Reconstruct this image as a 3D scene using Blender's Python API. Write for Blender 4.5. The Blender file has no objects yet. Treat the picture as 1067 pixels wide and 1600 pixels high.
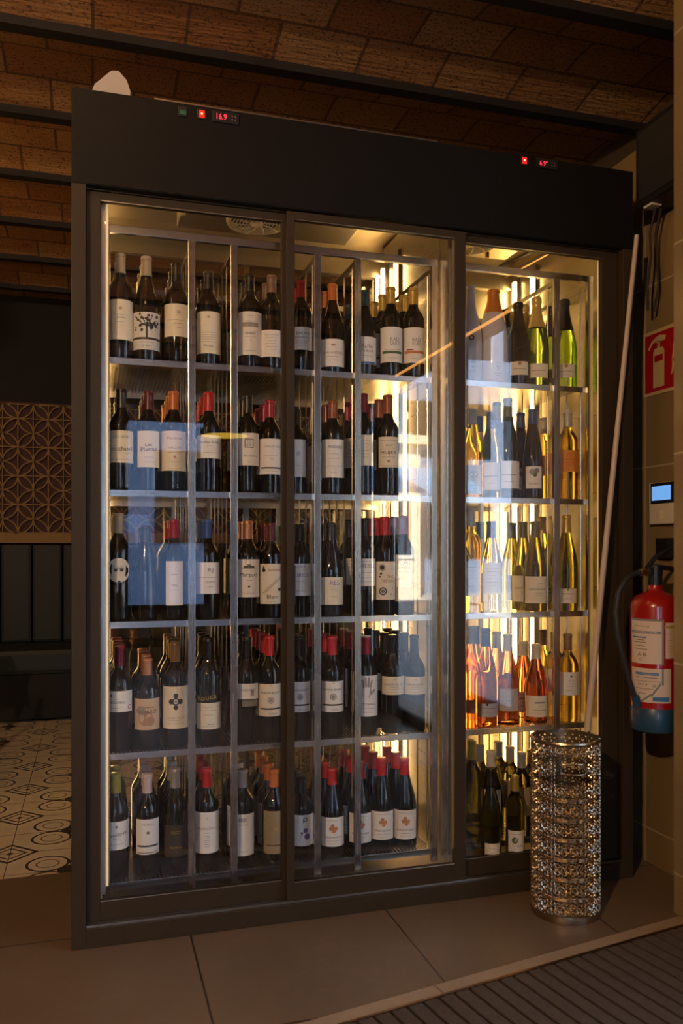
import bpy, bmesh, math, random
from mathutils import Vector, Matrix
random.seed(7)
sc = bpy.context.scene
COL = sc.collection
PI = math.pi

# ---------------------------------------------------------------- camera
cam_d = bpy.data.cameras.new('camera')
cam = bpy.data.objects.new('camera', cam_d)
COL.objects.link(cam)
cam.location = (0, 0, 1.089)
cam.rotation_euler = (PI / 2, 0, -math.radians(16.64))
cam_d.sensor_fit = 'AUTO'
cam_d.sensor_width = 36
cam_d.lens = 1300 / 1600 * 36
cam_d.shift_y = 60 / 1600
cam_d.clip_start = 0.02
sc.camera = cam
# ---------------------------------------------------------------- world, sun, exposure
LED_STRENGTH = 31.0
SKY_STRENGTH = 6.5
SUN_STRENGTH = 55.0
sc.view_settings.view_transform = 'Standard'
sc.view_settings.look = 'None'
sc.view_settings.gamma = 1
sc.view_settings.use_curve_mapping = False
sc.view_settings.exposure = 0.0
world = bpy.data.worlds.new('sky')
sc.world = world
world.use_nodes = True
wn = world.node_tree
bg = wn.nodes['Background']
bg.inputs[0].default_value = (0.52, 0.7, 1.0, 1)
bg.inputs[1].default_value = SKY_STRENGTH
sun_d = bpy.data.lights.new('sun', 'SUN')
sun_d.energy = SUN_STRENGTH
sun_d.angle = 0.01
sun_d.color = (1, 0.95, 0.86)
sun = bpy.data.objects.new('sun', sun_d)
COL.objects.link(sun)
sun.rotation_euler = Vector((0.34, -0.72, -0.6)).to_track_quat('-Z', 'Y').to_euler()


def point(name, loc, energy, color, size=0.05):
    d = bpy.data.lights.new(name, 'POINT')
    d.energy = energy
    d.color = color
    d.shadow_soft_size = size
    o = bpy.data.objects.new(name, d)
    COL.objects.link(o)
    o.location = loc
    return o


# ---------------------------------------------------------------- materials
def newmat(name):
    m = bpy.data.materials.new(name)
    m.use_nodes = True
    return m, m.node_tree, m.node_tree.nodes['Principled BSDF']


def mat(name, color, rough=0.5, metal=0.0, trans=0.0, ior=1.45, emit=None, es=0.0, coat=0.0, bump=0.0, bscale=40.0, var=0.0):
    m, nt, p = newmat(name)
    p.inputs['Base Color'].default_value = (*color, 1)
    p.inputs['Roughness'].default_value = rough
    p.inputs['Metallic'].default_value = metal
    p.inputs['Transmission Weight'].default_value = trans
    p.inputs['IOR'].default_value = ior
    p.inputs['Coat Weight'].default_value = coat
    if emit:
        p.inputs['Emission Color'].default_value = (*emit, 1)
        p.inputs['Emission Strength'].default_value = es
    if bump or var:
        tc = nt.nodes.new('ShaderNodeTexCoord')
        n = nt.nodes.new('ShaderNodeTexNoise')
        n.inputs['Scale'].default_value = bscale
        n.inputs['Detail'].default_value = 4
        nt.links.new(tc.outputs['Object'], n.inputs['Vector'])
        if bump:
            b = nt.nodes.new('ShaderNodeBump')
            b.inputs['Strength'].default_value = bump
            b.inputs['Distance'].default_value = 0.004
            nt.links.new(n.outputs['Fac'], b.inputs['Height'])
            nt.links.new(b.outputs['Normal'], p.inputs['Normal'])
        if var:
            mx = nt.nodes.new('ShaderNodeMix')
            mx.data_type = 'RGBA'
            mx.inputs[6].default_value = (*[c * (1 - var) for c in color], 1)
            mx.inputs[7].default_value = (*[min(1, c * (1 + var)) for c in color], 1)
            nt.links.new(n.outputs['Fac'], mx.inputs[0])
            nt.links.new(mx.outputs[2], p.inputs['Base Color'])
    return m


class NT:
    """short helper for math node graphs"""
    def __init__(s, nt):
        s.nt = nt

    def v(s, x):
        return x

    def m(s, op, a, b=None, c=None):
        n = s.nt.nodes.new('ShaderNodeMath')
        n.operation = op
        for i, q in enumerate((a, b, c)):
            if q is None:
                continue
            if isinstance(q, (int, float)):
                n.inputs[i].default_value = q
            else:
                s.nt.links.new(q, n.inputs[i])
        return n.outputs[0]

    def xyz(s, space='Object'):
        tc = s.nt.nodes.new('ShaderNodeTexCoord')
        sp = s.nt.nodes.new('ShaderNodeSeparateXYZ')
        s.nt.links.new(tc.outputs[space], sp.inputs[0])
        return sp.outputs[0], sp.outputs[1], sp.outputs[2], tc.outputs[space]

    def mix(s, fac, a, b):
        n = s.nt.nodes.new('ShaderNodeMix')
        n.data_type = 'RGBA'
        for i, q in ((0, fac), (6, a), (7, b)):
            if isinstance(q, (int, float)):
                n.inputs[i].default_value = q
            elif isinstance(q, tuple):
                n.inputs[i].default_value = (*q, 1)
            else:
                s.nt.links.new(q, n.inputs[i])
        return n.outputs[2]

    def line(s, c, size, off, w):
        a = s.m('FLOORED_MODULO', s.m('SUBTRACT', c, off - w / 2), size)
        return s.m('LESS_THAN', a, w)

    def noise(s, vec, scale, detail=4, mapping=None):
        n = s.nt.nodes.new('ShaderNodeTexNoise')
        n.inputs['Scale'].default_value = scale
        n.inputs['Detail'].default_value = detail
        if mapping:
            mp = s.nt.nodes.new('ShaderNodeMapping')
            mp.inputs['Scale'].default_value = mapping
            s.nt.links.new(vec, mp.inputs[0])
            vec = mp.outputs[0]
        s.nt.links.new(vec, n.inputs['Vector'])
        return n.outputs['Fac']

    def bump(s, h, p, strength=0.5, dist=0.01):
        b = s.nt.nodes.new('ShaderNodeBump')
        b.inputs['Strength'].default_value = strength
        b.inputs['Distance'].default_value = dist
        s.nt.links.new(h, b.inputs['Height'])
        s.nt.links.new(b.outputs['Normal'], p.inputs['Normal'])


def floor_tile_mat():
    m, nt, p = newmat('brown_floor_tile')
    g = NT(nt)
    x, y, z, v = g.xyz()
    ln = g.m('MAXIMUM', g.line(x, 0.585, 0.265, 0.006), g.line(y, 0.585, 2.455, 0.006))
    n = g.noise(v, 3.0, 6)
    n2 = g.noise(v, 30.0, 5)
    c = g.mix(n, (0.105, 0.068, 0.036), (0.21, 0.142, 0.082))
    c = g.mix(g.m('MULTIPLY', n2, 0.5), c, (0.11, 0.075, 0.045))
    c = g.mix(ln, c, (0.035, 0.022, 0.014))
    nt.links.new(c, p.inputs['Base Color'])
    p.inputs['Roughness'].default_value = 0.42
    g.bump(g.m('SUBTRACT', n2, ln), p, 0.25, 0.003)
    return m


def pattern_tile_mat():
    m, nt, p = newmat('patterned_cement_tile')
    g = NT(nt)
    x, y, z, v = g.xyz()
    dx = g.m('PINGPONG', g.m('SUBTRACT', x, -0.285), 0.21)
    dy = g.m('PINGPONG', g.m('SUBTRACT', y, 3.62), 0.21)
    l1 = g.m('ADD', dx, dy)

    def band(val, lo, hi):
        return g.m('MULTIPLY', g.m('GREATER_THAN', val, lo), g.m('LESS_THAN', val, hi))
    d = g.m('ADD', band(l1, 0.082, 0.1), band(l1, 0.05, 0.062))
    d = g.m('ADD', d, g.m('LESS_THAN', l1, 0.016))
    ex = g.m('SUBTRACT', 0.21, dx)
    ey = g.m('SUBTRACT', 0.21, dy)
    fx = g.m('SUBTRACT', ex, 0.075)
    fy = g.m('SUBTRACT', ey, 0.075)
    r = g.m('SQRT', g.m('ADD', g.m('MULTIPLY', fx, fx), g.m('MULTIPLY', fy, fy)))
    d = g.m('ADD', d, band(r, 0.064, 0.074))
    d = g.m('ADD', d, g.m('MULTIPLY', band(r, 0.034, 0.04), 0.7))
    r2 = g.m('SQRT', g.m('ADD', g.m('MULTIPLY', ex, ex), g.m('MULTIPLY', ey, ey)))
    d = g.m('ADD', d, g.m('LESS_THAN', r2, 0.042))
    d = g.m('ADD', d, g.line(x, 0.21, -0.285, 0.003))
    d = g.m('ADD', d, g.line(y, 0.21, 3.62, 0.003))
    d = g.m('MINIMUM', d, 1.0)
    c = g.mix(d, (0.66, 0.57, 0.43), (0.02, 0.018, 0.017))
    c = g.mix(g.m('MULTIPLY', g.noise(v, 9.0), 0.25), c, (0.2, 0.16, 0.11))
    nt.links.new(c, p.inputs['Base Color'])
    p.inputs['Roughness'].default_value = 0.45
    return m


def brick_mat():
    m, nt, p = newmat('vault_brick')
    g = NT(nt)
    x, y, z, v = g.xyz()
    sub = g.m('SUBTRACT', y, 2.965)
    cb = nt.nodes.new('ShaderNodeCombineXYZ')
    nt.links.new(x, cb.inputs[0])
    nt.links.new(sub, cb.inputs[1])
    br = nt.nodes.new('ShaderNodeTexBrick')
    nt.links.new(cb.outputs[0], br.inputs['Vector'])
    br.inputs['Scale'].default_value = 1.0
    br.inputs['Brick Width'].default_value = 0.31
    br.inputs['Row Height'].default_value = 0.593 / 3
    br.inputs['Mortar Size'].default_value = 0.006
    br.inputs['Mortar Smooth'].default_value = 0.2
    br.inputs['Color1'].default_value = (0.36, 0.145, 0.042, 1)
    br.inputs['Color2'].default_value = (0.6, 0.36, 0.15, 1)
    br.inputs['Mortar'].default_value = (0.09, 0.05, 0.025, 1)
    pits = g.noise(v, 95.0, 3)
    pit = g.m('GREATER_THAN', pits, 0.6)
    wide = g.noise(v, 5.0, 3)
    streak = g.noise(v, 30.0, 4, (0.3, 2.6, 1))
    c = g.mix(g.m('MULTIPLY', wide, 0.7), br.outputs['Color'], (0.22, 0.08, 0.02))
    c = g.mix(g.m('MULTIPLY', streak, 0.4), c, (0.13, 0.06, 0.02))
    c = g.mix(g.m('MULTIPLY', pit, 0.75), c, (0.035, 0.018, 0.01))
    nt.links.new(c, p.inputs['Base Color'])
    p.inputs['Roughness'].default_value = 0.85
    h = g.m('SUBTRACT', g.m('SUBTRACT', g.m('MULTIPLY', streak, 0.6), br.outputs['Fac']), g.m('MULTIPLY', pit, 0.6))
    g.bump(h, p, 0.9, 0.012)
    return m


def wall_tile_mat():
    m, nt, p = newmat('olive_wall_tile')
    g = NT(nt)
    x, y, z, v = g.xyz()
    ln = g.m('MAXIMUM', g.line(z, 0.63, 0.12, 0.006), g.line(y, 0.63, 2.496, 0.005))
    n = g.noise(v, 6.0, 5, (1, 1, 0.35))
    c = g.mix(n, (0.17, 0.115, 0.052), (0.29, 0.2, 0.095))
    c = g.mix(ln, c, (0.42, 0.34, 0.22))
    nt.links.new(c, p.inputs['Base Color'])
    p.inputs['Roughness'].default_value = 0.38
    return m


def steel_mat(name, color, rough, vert=False, bs=0.12, ns=60):
    m, nt, p = newmat(name)
    g = NT(nt)
    x, y, z, v = g.xyz()
    n = g.noise(v, 6.0, 5, (1, 1, ns) if not vert else (ns, ns, 1))
    b = g.noise(v, 5.0, 3)
    c = g.mix(b, tuple(q * 0.82 for q in color), color)
    nt.links.new(c, p.inputs['Base Color'])
    p.inputs['Metallic'].default_value = 1
    rr = g.m('ADD', g.m('MULTIPLY', n, 0.16), rough - 0.08)
    nt.links.new(rr, p.inputs['Roughness'])
    g.bump(n, p, bs, 0.002)
    return m


def perforated_mat():
    m, nt, p = newmat('perforated_steel')
    g = NT(nt)
    x, y, z, v = g.xyz()
    p.inputs['Base Color'].default_value = (0.55, 0.5, 0.42, 1)
    p.inputs['Metallic'].default_value = 1
    p.inputs['Roughness'].default_value = 0.27
    a = g.m('SUBTRACT', g.m('FLOORED_MODULO', x, 0.012), 0.006)
    b = g.m('SUBTRACT', g.m('FLOORED_MODULO', y, 0.012), 0.006)
    r = g.m('SQRT', g.m('ADD', g.m('MULTIPLY', a, a), g.m('MULTIPLY', b, b)))
    nt.links.new(g.m('GREATER_THAN', r, 0.0038), p.inputs['Alpha'])
    return m


def glass_mat(name, tint=(1, 1, 1), ior=1.5, boost=1.0, rough=0.0):
    m = bpy.data.materials.new(name)
    m.use_nodes = True
    nt = m.node_tree
    nt.nodes.clear()
    out = nt.nodes.new('ShaderNodeOutputMaterial')
    tr = nt.nodes.new('ShaderNodeBsdfTransparent')
    tr.inputs[0].default_value = (*tint, 1)
    gl = nt.nodes.new('ShaderNodeBsdfGlossy')
    gl.inputs['Roughness'].default_value = rough
    fr = nt.nodes.new('ShaderNodeFresnel')
    g = NT(nt)
    geo = nt.nodes.new('ShaderNodeNewGeometry')
    nt.links.new(g.m('ADD', g.m('MULTIPLY', geo.outputs['Backfacing'], 1 / ior - ior), ior), fr.inputs[0])
    f = g.m('MINIMUM', g.m('MULTIPLY', fr.outputs[0], boost), 1.0)
    mx = nt.nodes.new('ShaderNodeMixShader')
    nt.links.new(f, mx.inputs[0])
    nt.links.new(tr.outputs[0], mx.inputs[1])
    nt.links.new(gl.outputs[0], mx.inputs[2])
    nt.links.new(mx.outputs[0], out.inputs[0])
    return m


def mat_ribs():
    m, nt, p = newmat('ribbed_mat')
    g = NT(nt)
    x, y, z, v = g.xyz()
    n = g.noise(v, 60, 4)
    c = g.mix(n, (0.04, 0.027, 0.016), (0.09, 0.06, 0.038))
    nt.links.new(c, p.inputs['Base Color'])
    p.inputs['Roughness'].default_value = 0.8
    return m


M = {}
M['floor'] = floor_tile_mat()
M['pattern'] = pattern_tile_mat()
M['brick'] = brick_mat()
M['walltile'] = wall_tile_mat()
M['darkwall'] = mat('dark_plaster', (0.011, 0.009, 0.008), 0.8, bump=0.3)
M['plaster'] = mat('warm_plaster', (0.06, 0.042, 0.028), 0.85, bump=0.3)
M['beam'] = mat('dark_beam', (0.011, 0.008, 0.006), 0.7, bump=0.4)
M['frame'] = mat('dark_bronze_frame', (0.04, 0.026, 0.013), 0.5, metal=0.0, bump=0.06, bscale=180, var=0.15)
M['header'] = mat('dark_bronze_panel', (0.0062, 0.0048, 0.0036), 0.6, metal=0.0, bump=0.05, bscale=20, var=0.12)
M['steel'] = steel_mat('stainless_wall', (0.72, 0.66, 0.56), 0.3)
M['steelc'] = steel_mat('stainless_ceiling', (0.66, 0.6, 0.5), 0.34)
M['rack'] = steel_mat('brushed_rack_steel', (0.62, 0.57, 0.5), 0.25, True, .02)
M['lip'] = steel_mat('brushed_lip_steel', (0.72, 0.71, 0.7), 0.24, False, .03)
M['perf'] = perforated_mat()
M['track'] = mat('scuffed_aluminium', (0.55, 0.52, 0.47), 0.3, metal=1, bump=0.5, bscale=25)
M['pane'] = glass_mat('door_glass', (0.985, 0.985, 0.98), 1.55, 1.5)
M['winpane'] = glass_mat('window_glass', (0.95, 0.97, 0.97), 1.45)
M['led'] = mat('led_strip_glow', (1, 0.9, 0.7), 0.5, emit=(1.0, 0.61, 0.21), es=LED_STRENGTH)
M['ledfill'] = mat('fill_led_strip_glow', (1, 0.9, 0.7), 0.5, emit=(1.0, 0.62, 0.2), es=LED_STRENGTH * .2)
M['leddim'] = mat('faint_led_strip_glow', (1, 0.9, 0.7), 0.5, emit=(1.0, 0.6, 0.2), es=LED_STRENGTH * .012)
M['ledright'] = mat('cool_room_led_glow', (1, 0.9, 0.7), 0.5, emit=(1.0, 0.61, 0.18), es=LED_STRENGTH * .6)
M['black'] = mat('black_plastic', (0.012, 0.012, 0.013), 0.4)
M['rubber'] = mat('black_rubber', (0.02, 0.02, 0.02), 0.55)
M['redglow'] = mat('red_digit_glow', (0.3, 0, 0), 0.5, emit=(1, 0.03, 0.06), es=2.2)
M['redled'] = mat('red_switch_glow', (0.4, 0, 0), 0.4, emit=(1, 0.02, 0.01), es=1.1)
M['redhot'] = mat('red_switch_hot', (0.4, 0, 0), 0.4, emit=(1, 0.3, 0.12), es=5)
M['greensw'] = mat('green_switch', (0.02, 0.12, 0.08), 0.4)
M['orangeled'] = mat('orange_led_line', (1, 0.5, 0.1), 0.5, emit=(1.0, 0.42, 0.08), es=6)
M['copper'] = mat('dark_copper_pipe', (0.25, 0.15, 0.08), 0.35, metal=1)
M['whitepl'] = mat('white_plastic', (0.62, 0.56, 0.48), 0.4)
M['pole'] = mat('pale_pole', (0.5, 0.38, 0.27), 0.4)
M['fanwhite'] = mat('cream_fan_guard', (0.72, 0.66, 0.54), 0.4)
for q_ in ('frame', 'header'):
    M[q_].node_tree.nodes['Principled BSDF'].inputs['Specular IOR Level'].default_value = 0.2
M['coverpl'] = mat('grey_white_cover', (0.34, 0.31, 0.29), 0.5)
# glass of the bottles
M['g_dark'] = mat('black_wine_glass', (0.008, 0.008, 0.007), 0.06, coat=0.3)
for n_, c_ in dict(green=(0.22, 0.33, 0.04), lime=(0.45, 0.72, 0.06), olive=(0.42, 0.38, 0.06), olivedark=(0.16, 0.15, 0.04), yellow=(0.85, 0.65, 0.1),
                   amber=(0.72, 0.55, 0.1), rose=(0.95, 0.5, 0.26), deeprose=(0.7, 0.2, 0.08), clear=(0.8, 0.76, 0.66)).items():
    M['g_' + n_] = mat(n_ + '_wine_glass', c_, 0.03, trans=1.0, ior=1.34)
M['g_whiteglass'] = mat('white_glazed_bottle', (0.6, 0.53, 0.5), 0.32, coat=0.3)
CAPS = dict(tan=(0.4, 0.31, 0.2), black=(0.014, 0.013, 0.012), rosewood=(0.2, 0.1, 0.07), red=(0.5, 0.018, 0.02), orange=(0.55, 0.15, 0.035), teal=(0.04, 0.1, 0.11),
            gold=(0.52, 0.34, 0.08), white=(0.6, 0.55, 0.5), goldfoil=(0.6, 0.42, 0.1), maroon=(0.1, 0.012, 0.015), crimson=(0.33, 0.01, 0.03), rust=(0.28, 0.07, 0.025),
            blue=(0.03, 0.075, 0.24), copper=(0.5, 0.22, 0.12), lilac=(0.34, 0.3, 0.5), clearcap=(0.55, 0.5, 0.42), cork=(0.3, 0.23, 0.15), olive=(0.13, 0.12, 0.035),
            silver=(0.4, 0.38, 0.38), brown=(0.2, 0.11, 0.045), yellowtop=(0.48, 0.37, 0.06), orangefoil=(0.75, 0.25, 0.04), crimsontop=(0.16, 0.01, 0.03),
            crimsonwhite=(0.36, 0.015, 0.03), pinkwhite=(0.6, 0.45, 0.42), whitecap=(0.62, 0.56, 0.45))
for n_, c_ in CAPS.items():
    M['c_' + n_] = mat(n_ + '_capsule', c_, 0.3, metal=0.35 if n_ in ('goldfoil', 'gold', 'silver', 'copper', 'orangefoil') else 0.0, bump=0.15, bscale=90)
for n_, c_ in dict(cream=(0.84, 0.74, 0.55), white=(0.88, 0.83, 0.75), photo=(0.7, 0.66, 0.58), tanlab=(0.66, 0.47, 0.3), orangelab=(0.8, 0.28, 0.04), darklab=(0.05, 0.04, 0.03),
                   parchment=(0.36, 0.27, 0.15), silver=(0.5, 0.45, 0.42), round=(0.75, 0.68, 0.56)).items():
    M['l_' + n_] = mat(n_ + '_label_paper', c_, 0.6, var=0.05, bscale=30)
for n_, c_ in dict(K=(0.03, 0.028, 0.03), G=(0.22, 0.2, 0.18), R=(0.4, 0.05, 0.04), P=(0.2, 0.12, 0.3), O=(0.65, 0.24, 0.08), V=(0.08, 0.16, 0.06), Y=(0.5, 0.35, 0.08),
                   B=(0.05, 0.16, 0.35), L=(0.36, 0.32, 0.28), T=(0.45, 0.25, 0.14), W=(0.7, 0.64, 0.55)).items():
    M['i_' + n_] = mat('ink_' + {'K': 'black', 'G': 'grey', 'R': 'red', 'P': 'purple', 'O': 'orange', 'V': 'green', 'Y': 'gold', 'B': 'blue', 'L': 'light_grey', 'T': 'sepia', 'W': 'white'}[n_], c_, 0.6)

# ---------------------------------------------------------------- mesh helpers
WOFF = {}


class MB:
    def __init__(s):
        s.bm = bmesh.new()

    def box(s, x0, x1, y0, y1, z0, z1, bev=0.0):
        r = bmesh.ops.create_cube(s.bm, size=1)
        vs = r['verts']
        for v in vs:
            v.co = Vector((x0 + (v.co.x + .5) * (x1 - x0), y0 + (v.co.y + .5) * (y1 - y0), z0 + (v.co.z + .5) * (z1 - z0)))
        if bev > 0:
            es = list({e for v in vs for e in v.link_edges})
            bmesh.ops.bevel(s.bm, geom=es, offset=bev, segments=2, affect='EDGES', profile=0.6)
        return s

    def tube(s, pts, r, n=10, cap=True, r2=None):
        pts = [Vector(p) for p in pts]
        rings = []
        up = None
        for i, p in enumerate(pts):
            t = (pts[min(i + 1, len(pts) - 1)] - pts[max(i - 1, 0)]).normalized()
            if up is None:
                a = Vector((0, 0, 1)) if abs(t.z) < .9 else Vector((1, 0, 0))
                up = t.cross(a).normalized()
            up = (up - t * up.dot(t)).normalized()
            w = t.cross(up)
            rr = r if r2 is None else r + (r2 - r) * i / (len(pts) - 1)
            rings.append([s.bm.verts.new(p + (up * math.cos(2 * PI * k / n) + w * math.sin(2 * PI * k / n)) * rr) for k in range(n)])
        for a, b in zip(rings, rings[1:]):
            for k in range(n):
                s.bm.faces.new((a[k], a[(k + 1) % n], b[(k + 1) % n], b[k]))
        if cap:
            s.bm.faces.new(rings[0][::-1])
            s.bm.faces.new(rings[-1])
        return s

    def lathe(s, prof, n=28, c=(0, 0, 0), mtx=None):
        rings = []
        for r, z in prof:
            if r < 1e-6:
                rings.append([s.bm.verts.new((c[0], c[1], c[2] + z))])
            else:
                rings.append([s.bm.verts.new((c[0] + r * math.cos(2 * PI * k / n), c[1] + r * math.sin(2 * PI * k / n), c[2] + z)) for k in range(n)])
        for a, b in zip(rings, rings[1:]):
            for k in range(n):
                k2 = (k + 1) % n
                if len(a) == 1 and len(b) > 1:
                    s.bm.faces.new((a[0], b[k2], b[k]))
                elif len(b) == 1 and len(a) > 1:
                    s.bm.faces.new((a[k], a[k2], b[0]))
                elif len(a) > 1:
                    s.bm.faces.new((a[k], a[k2], b[k2], b[k]))
        if mtx is not None:
            bmesh.ops.transform(s.bm, matrix=mtx, verts=[v for rr in rings for v in rr])
        return s

    def poly(s, pts):
        vs = [s.bm.verts.new(p) for p in pts]
        s.bm.faces.new(vs)
        return s

    def prism(s, pts2, y0, y1, plane='xz'):
        def P(u, w, d):
            return (u, d, w) if plane == 'xz' else ((d, u, w) if plane == 'yz' else (u, w, d))
        a = [s.bm.verts.new(P(u, w, y0)) for u, w in pts2]
        b = [s.bm.verts.new(P(u, w, y1)) for u, w in pts2]
        n = len(a)
        s.bm.faces.new(a)
        s.bm.faces.new(b[::-1])
        for i in range(n):
            s.bm.faces.new((a[i], b[i], b[(i + 1) % n], a[(i + 1) % n]))
        return s

    def mesh(s, name, material, smooth=False, recalc=True):
        if recalc:
            bmesh.ops.recalc_face_normals(s.bm, faces=s.bm.faces)
        me = bpy.data.meshes.new(name)
        s.bm.to_mesh(me)
        s.bm.free()
        if smooth:
            for p in me.polygons:
                p.use_smooth = True
            if smooth != 'all':
                me.set_sharp_from_angle(angle=math.radians(38))
        me.materials.append(material)
        return me

    def build(s, name, material, parent=None, smooth=False):
        off = WOFF.get(parent.name) if parent else None
        me = s.mesh(name, material, smooth)
        if off is not None:
            me.transform(Matrix.Translation(-off))
        o = bpy.data.objects.new(name, me)
        COL.objects.link(o)
        if parent:
            o.parent = parent
            WOFF[o.name] = off
        else:
            WOFF[o.name] = Vector((0, 0, 0))
        return o


def thing(name, label, cat, loc=(0, 0, 0), group=None):
    o = bpy.data.objects.new(name, None)
    o.empty_display_size = 0.05
    COL.objects.link(o)
    o.location = loc
    o['label'] = label
    o['category'] = cat
    if group:
        o['group'] = group
    WOFF[o.name] = Vector(loc)
    return o


def tag(o, label, cat, group=None):
    o['label'] = label
    o['category'] = cat
    if group:
        o['group'] = group
    return o


def struct(o):
    o['kind'] = 'structure'
    return o


_tc = {}


def text2d(body):
    """flat text outline as (verts, faces), width and height known"""
    if body in _tc:
        return _tc[body]
    cu = bpy.data.curves.new('lettering', 'FONT')
    cu.body = body
    cu.align_x = 'CENTER'
    cu.align_y = 'CENTER'
    cu.resolution_u = 2
    ob = bpy.data.objects.new('lettering', cu)
    COL.objects.link(ob)
    dg = bpy.context.evaluated_depsgraph_get()
    me = bpy.data.meshes.new_from_object(ob.evaluated_get(dg))
    vs = [(v.co.x, v.co.y) for v in me.vertices]
    fs = [tuple(p.vertices) for p in me.polygons]
    bpy.data.objects.remove(ob)
    bpy.data.curves.remove(cu)
    bpy.data.meshes.remove(me)
    if vs:
        cx = (min(v[0] for v in vs) + max(v[0] for v in vs)) / 2
        cy = (min(v[1] for v in vs) + max(v[1] for v in vs)) / 2
        vs = [(a - cx, b - cy) for a, b in vs]
    w = max(v[0] for v in vs) * 2
    h = max(v[1] for v in vs) * 2
    _tc[body] = (vs, fs, w, h)
    return _tc[body]


def flat_art(prims):
    """prims in metres -> {ink: [(verts2d, faces)]}"""
    out = {}
    for p in prims:
        k = p[0]
        if k == 'T':
            _, body, cx, cz, w, ink = p[:6]
            hmax = p[6] if len(p) > 6 else None
            rot = p[7] if len(p) > 7 else 0
            vs, fs, tw, th = text2d(body)
            s = w / tw
            sy = s if hmax is None else hmax / th
            c, q = math.cos(rot), math.sin(rot)
            v2 = [(cx + a * s * c - b * sy * q, cz + a * s * q + b * sy * c) for a, b in vs]
            out.setdefault(ink, []).append((v2, fs))
        elif k == 'L':
            _, cx, cz, w, h, ink = p[:6]
            rot = p[6] if len(p) > 6 else 0
            n = max(1, int(w / 0.006))
            v2 = []
            c, q = math.cos(rot), math.sin(rot)
            for i in range(n + 1):
                for b in (-h / 2, h / 2):
                    a = -w / 2 + w * i / n
                    v2.append((cx + a * c - b * q, cz + a * q + b * c))
            out.setdefault(ink, []).append((v2, [(2 * i, 2 * i + 2, 2 * i + 3, 2 * i + 1) for i in range(n)]))
        elif k in ('D', 'R'):
            _, cx, cz, r, ink = p[:5]
            t = p[5] if len(p) > 5 else r
            n = 16
            v2 = []
            for i in range(n):
                a = 2 * PI * i / n
                v2 += [(cx + r * math.cos(a), cz + r * math.sin(a)), (cx + (r - t) * math.cos(a), cz + (r - t) * math.sin(a))]
            out.setdefault(ink, []).append((v2, [(2 * i, (2 * i + 2) % (2 * n), (2 * i + 3) % (2 * n), 2 * i + 1) for i in range(n)]))
        elif k == 'P':
            _, pts, ink = p
            out.setdefault(ink, []).append((list(pts), [tuple(range(len(pts)))]))
    return out


def mesh_from(name, parts, fn, material):
    vs, fs = [], []
    for v2, f2 in parts:
        o = len(vs)
        vs += [fn(a, b) for a, b in v2]
        fs += [tuple(i + o for i in f) for f in f2]
    me = bpy.data.meshes.new(name)
    me.from_pydata(vs, [], fs)
    me.validate()
    me.materials.append(material)
    return me


def add_print(parent, prims, fn, name='label_print', off=None):
    for ink, parts in flat_art(prims).items():
        me = mesh_from(name, parts, fn, M[ink] if ink in M else M['i_' + ink])
        if off is not None:
            me.transform(Matrix.Translation(-off))
        o = bpy.data.objects.new(name, me)
        COL.objects.link(o)
        o.parent = parent

# ================================================================ THE SETTING
YB, YR, XL, XR = 6.3, -3.5, -4.0, 1.9
struct(MB().box(XL, 2.2, YR, 2.962, -0.1, 0).build('floor', M['floor']))
struct(MB().box(XL, 2.2, 2.962, YB, -0.1, 0).build('floor', M['pattern']))
struct(MB().box(XL - .15, XL, YR, YB, 0, 3.0).build('wall_left', M['plaster']))
struct(MB().box(XL, 2.2, YB, YB + .15, 0, 3.0).build('wall_back', M['darkwall']))
# rear wall behind the camera, with a tall window and an added fill window
w = MB()
wx0, wx1, wz0, wz1 = 0.28, 1.12, 0.5, 2.42
w.box(XL, -1.5, YR - .15, YR, 0, 3.0)
w.box(-.35, wx0, YR - .15, YR, 0, 3.0)
w.box(-1.5, -.35, YR - .15, YR, 0, .35)
w.box(-1.5, -.35, YR - .15, YR, 2.6, 3.0)
w.box(wx1, 2.2, YR - .15, YR, 0, 3.0)
w.box(wx0, wx1, YR - .15, YR, 0, wz0)
w.box(wx0, wx1, YR - .15, YR, wz1, 3.0)
struct(w.build('wall_rear', M['plaster']))
win = struct(MB().box(wx0, wx0 + .05, YR - .12, YR - .04, wz0, wz1).box(wx1 - .05, wx1, YR - .12, YR - .04, wz0, wz1)
             .box(wx0, wx1, YR - .12, YR - .04, wz0, wz0 + .05).box(wx0, wx1, YR - .12, YR - .04, wz1 - .05, wz1)
             .box(wx0, wx1, YR - .11, YR - .05, 1.62, 1.67).build('window_1', M['beam']))
MB().box(wx0 + .05, wx1 - .05, YR - .085, YR - .08, wz0 + .05, wz1 - .05).build('window_pane', M['winpane'], win)
f = MB()
for q in range(3):
    xx = -1.5 + q * .555
    f.box(xx, xx + .04, YR - .12, YR - .04, .35, 2.6)
f.box(-1.5, -.35, YR - .12, YR - .04, .35, .4).box(-1.5, -.35, YR - .12, YR - .04, 2.55, 2.6)
fill_win = struct(f.build('window_4', M['beam']))  # window added out of view to let in daylight on the cabinet front
MB().box(-1.48, -.37, YR - .085, YR - .08, .4, 2.55).build('window_pane', M['winpane'], fill_win)
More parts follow.
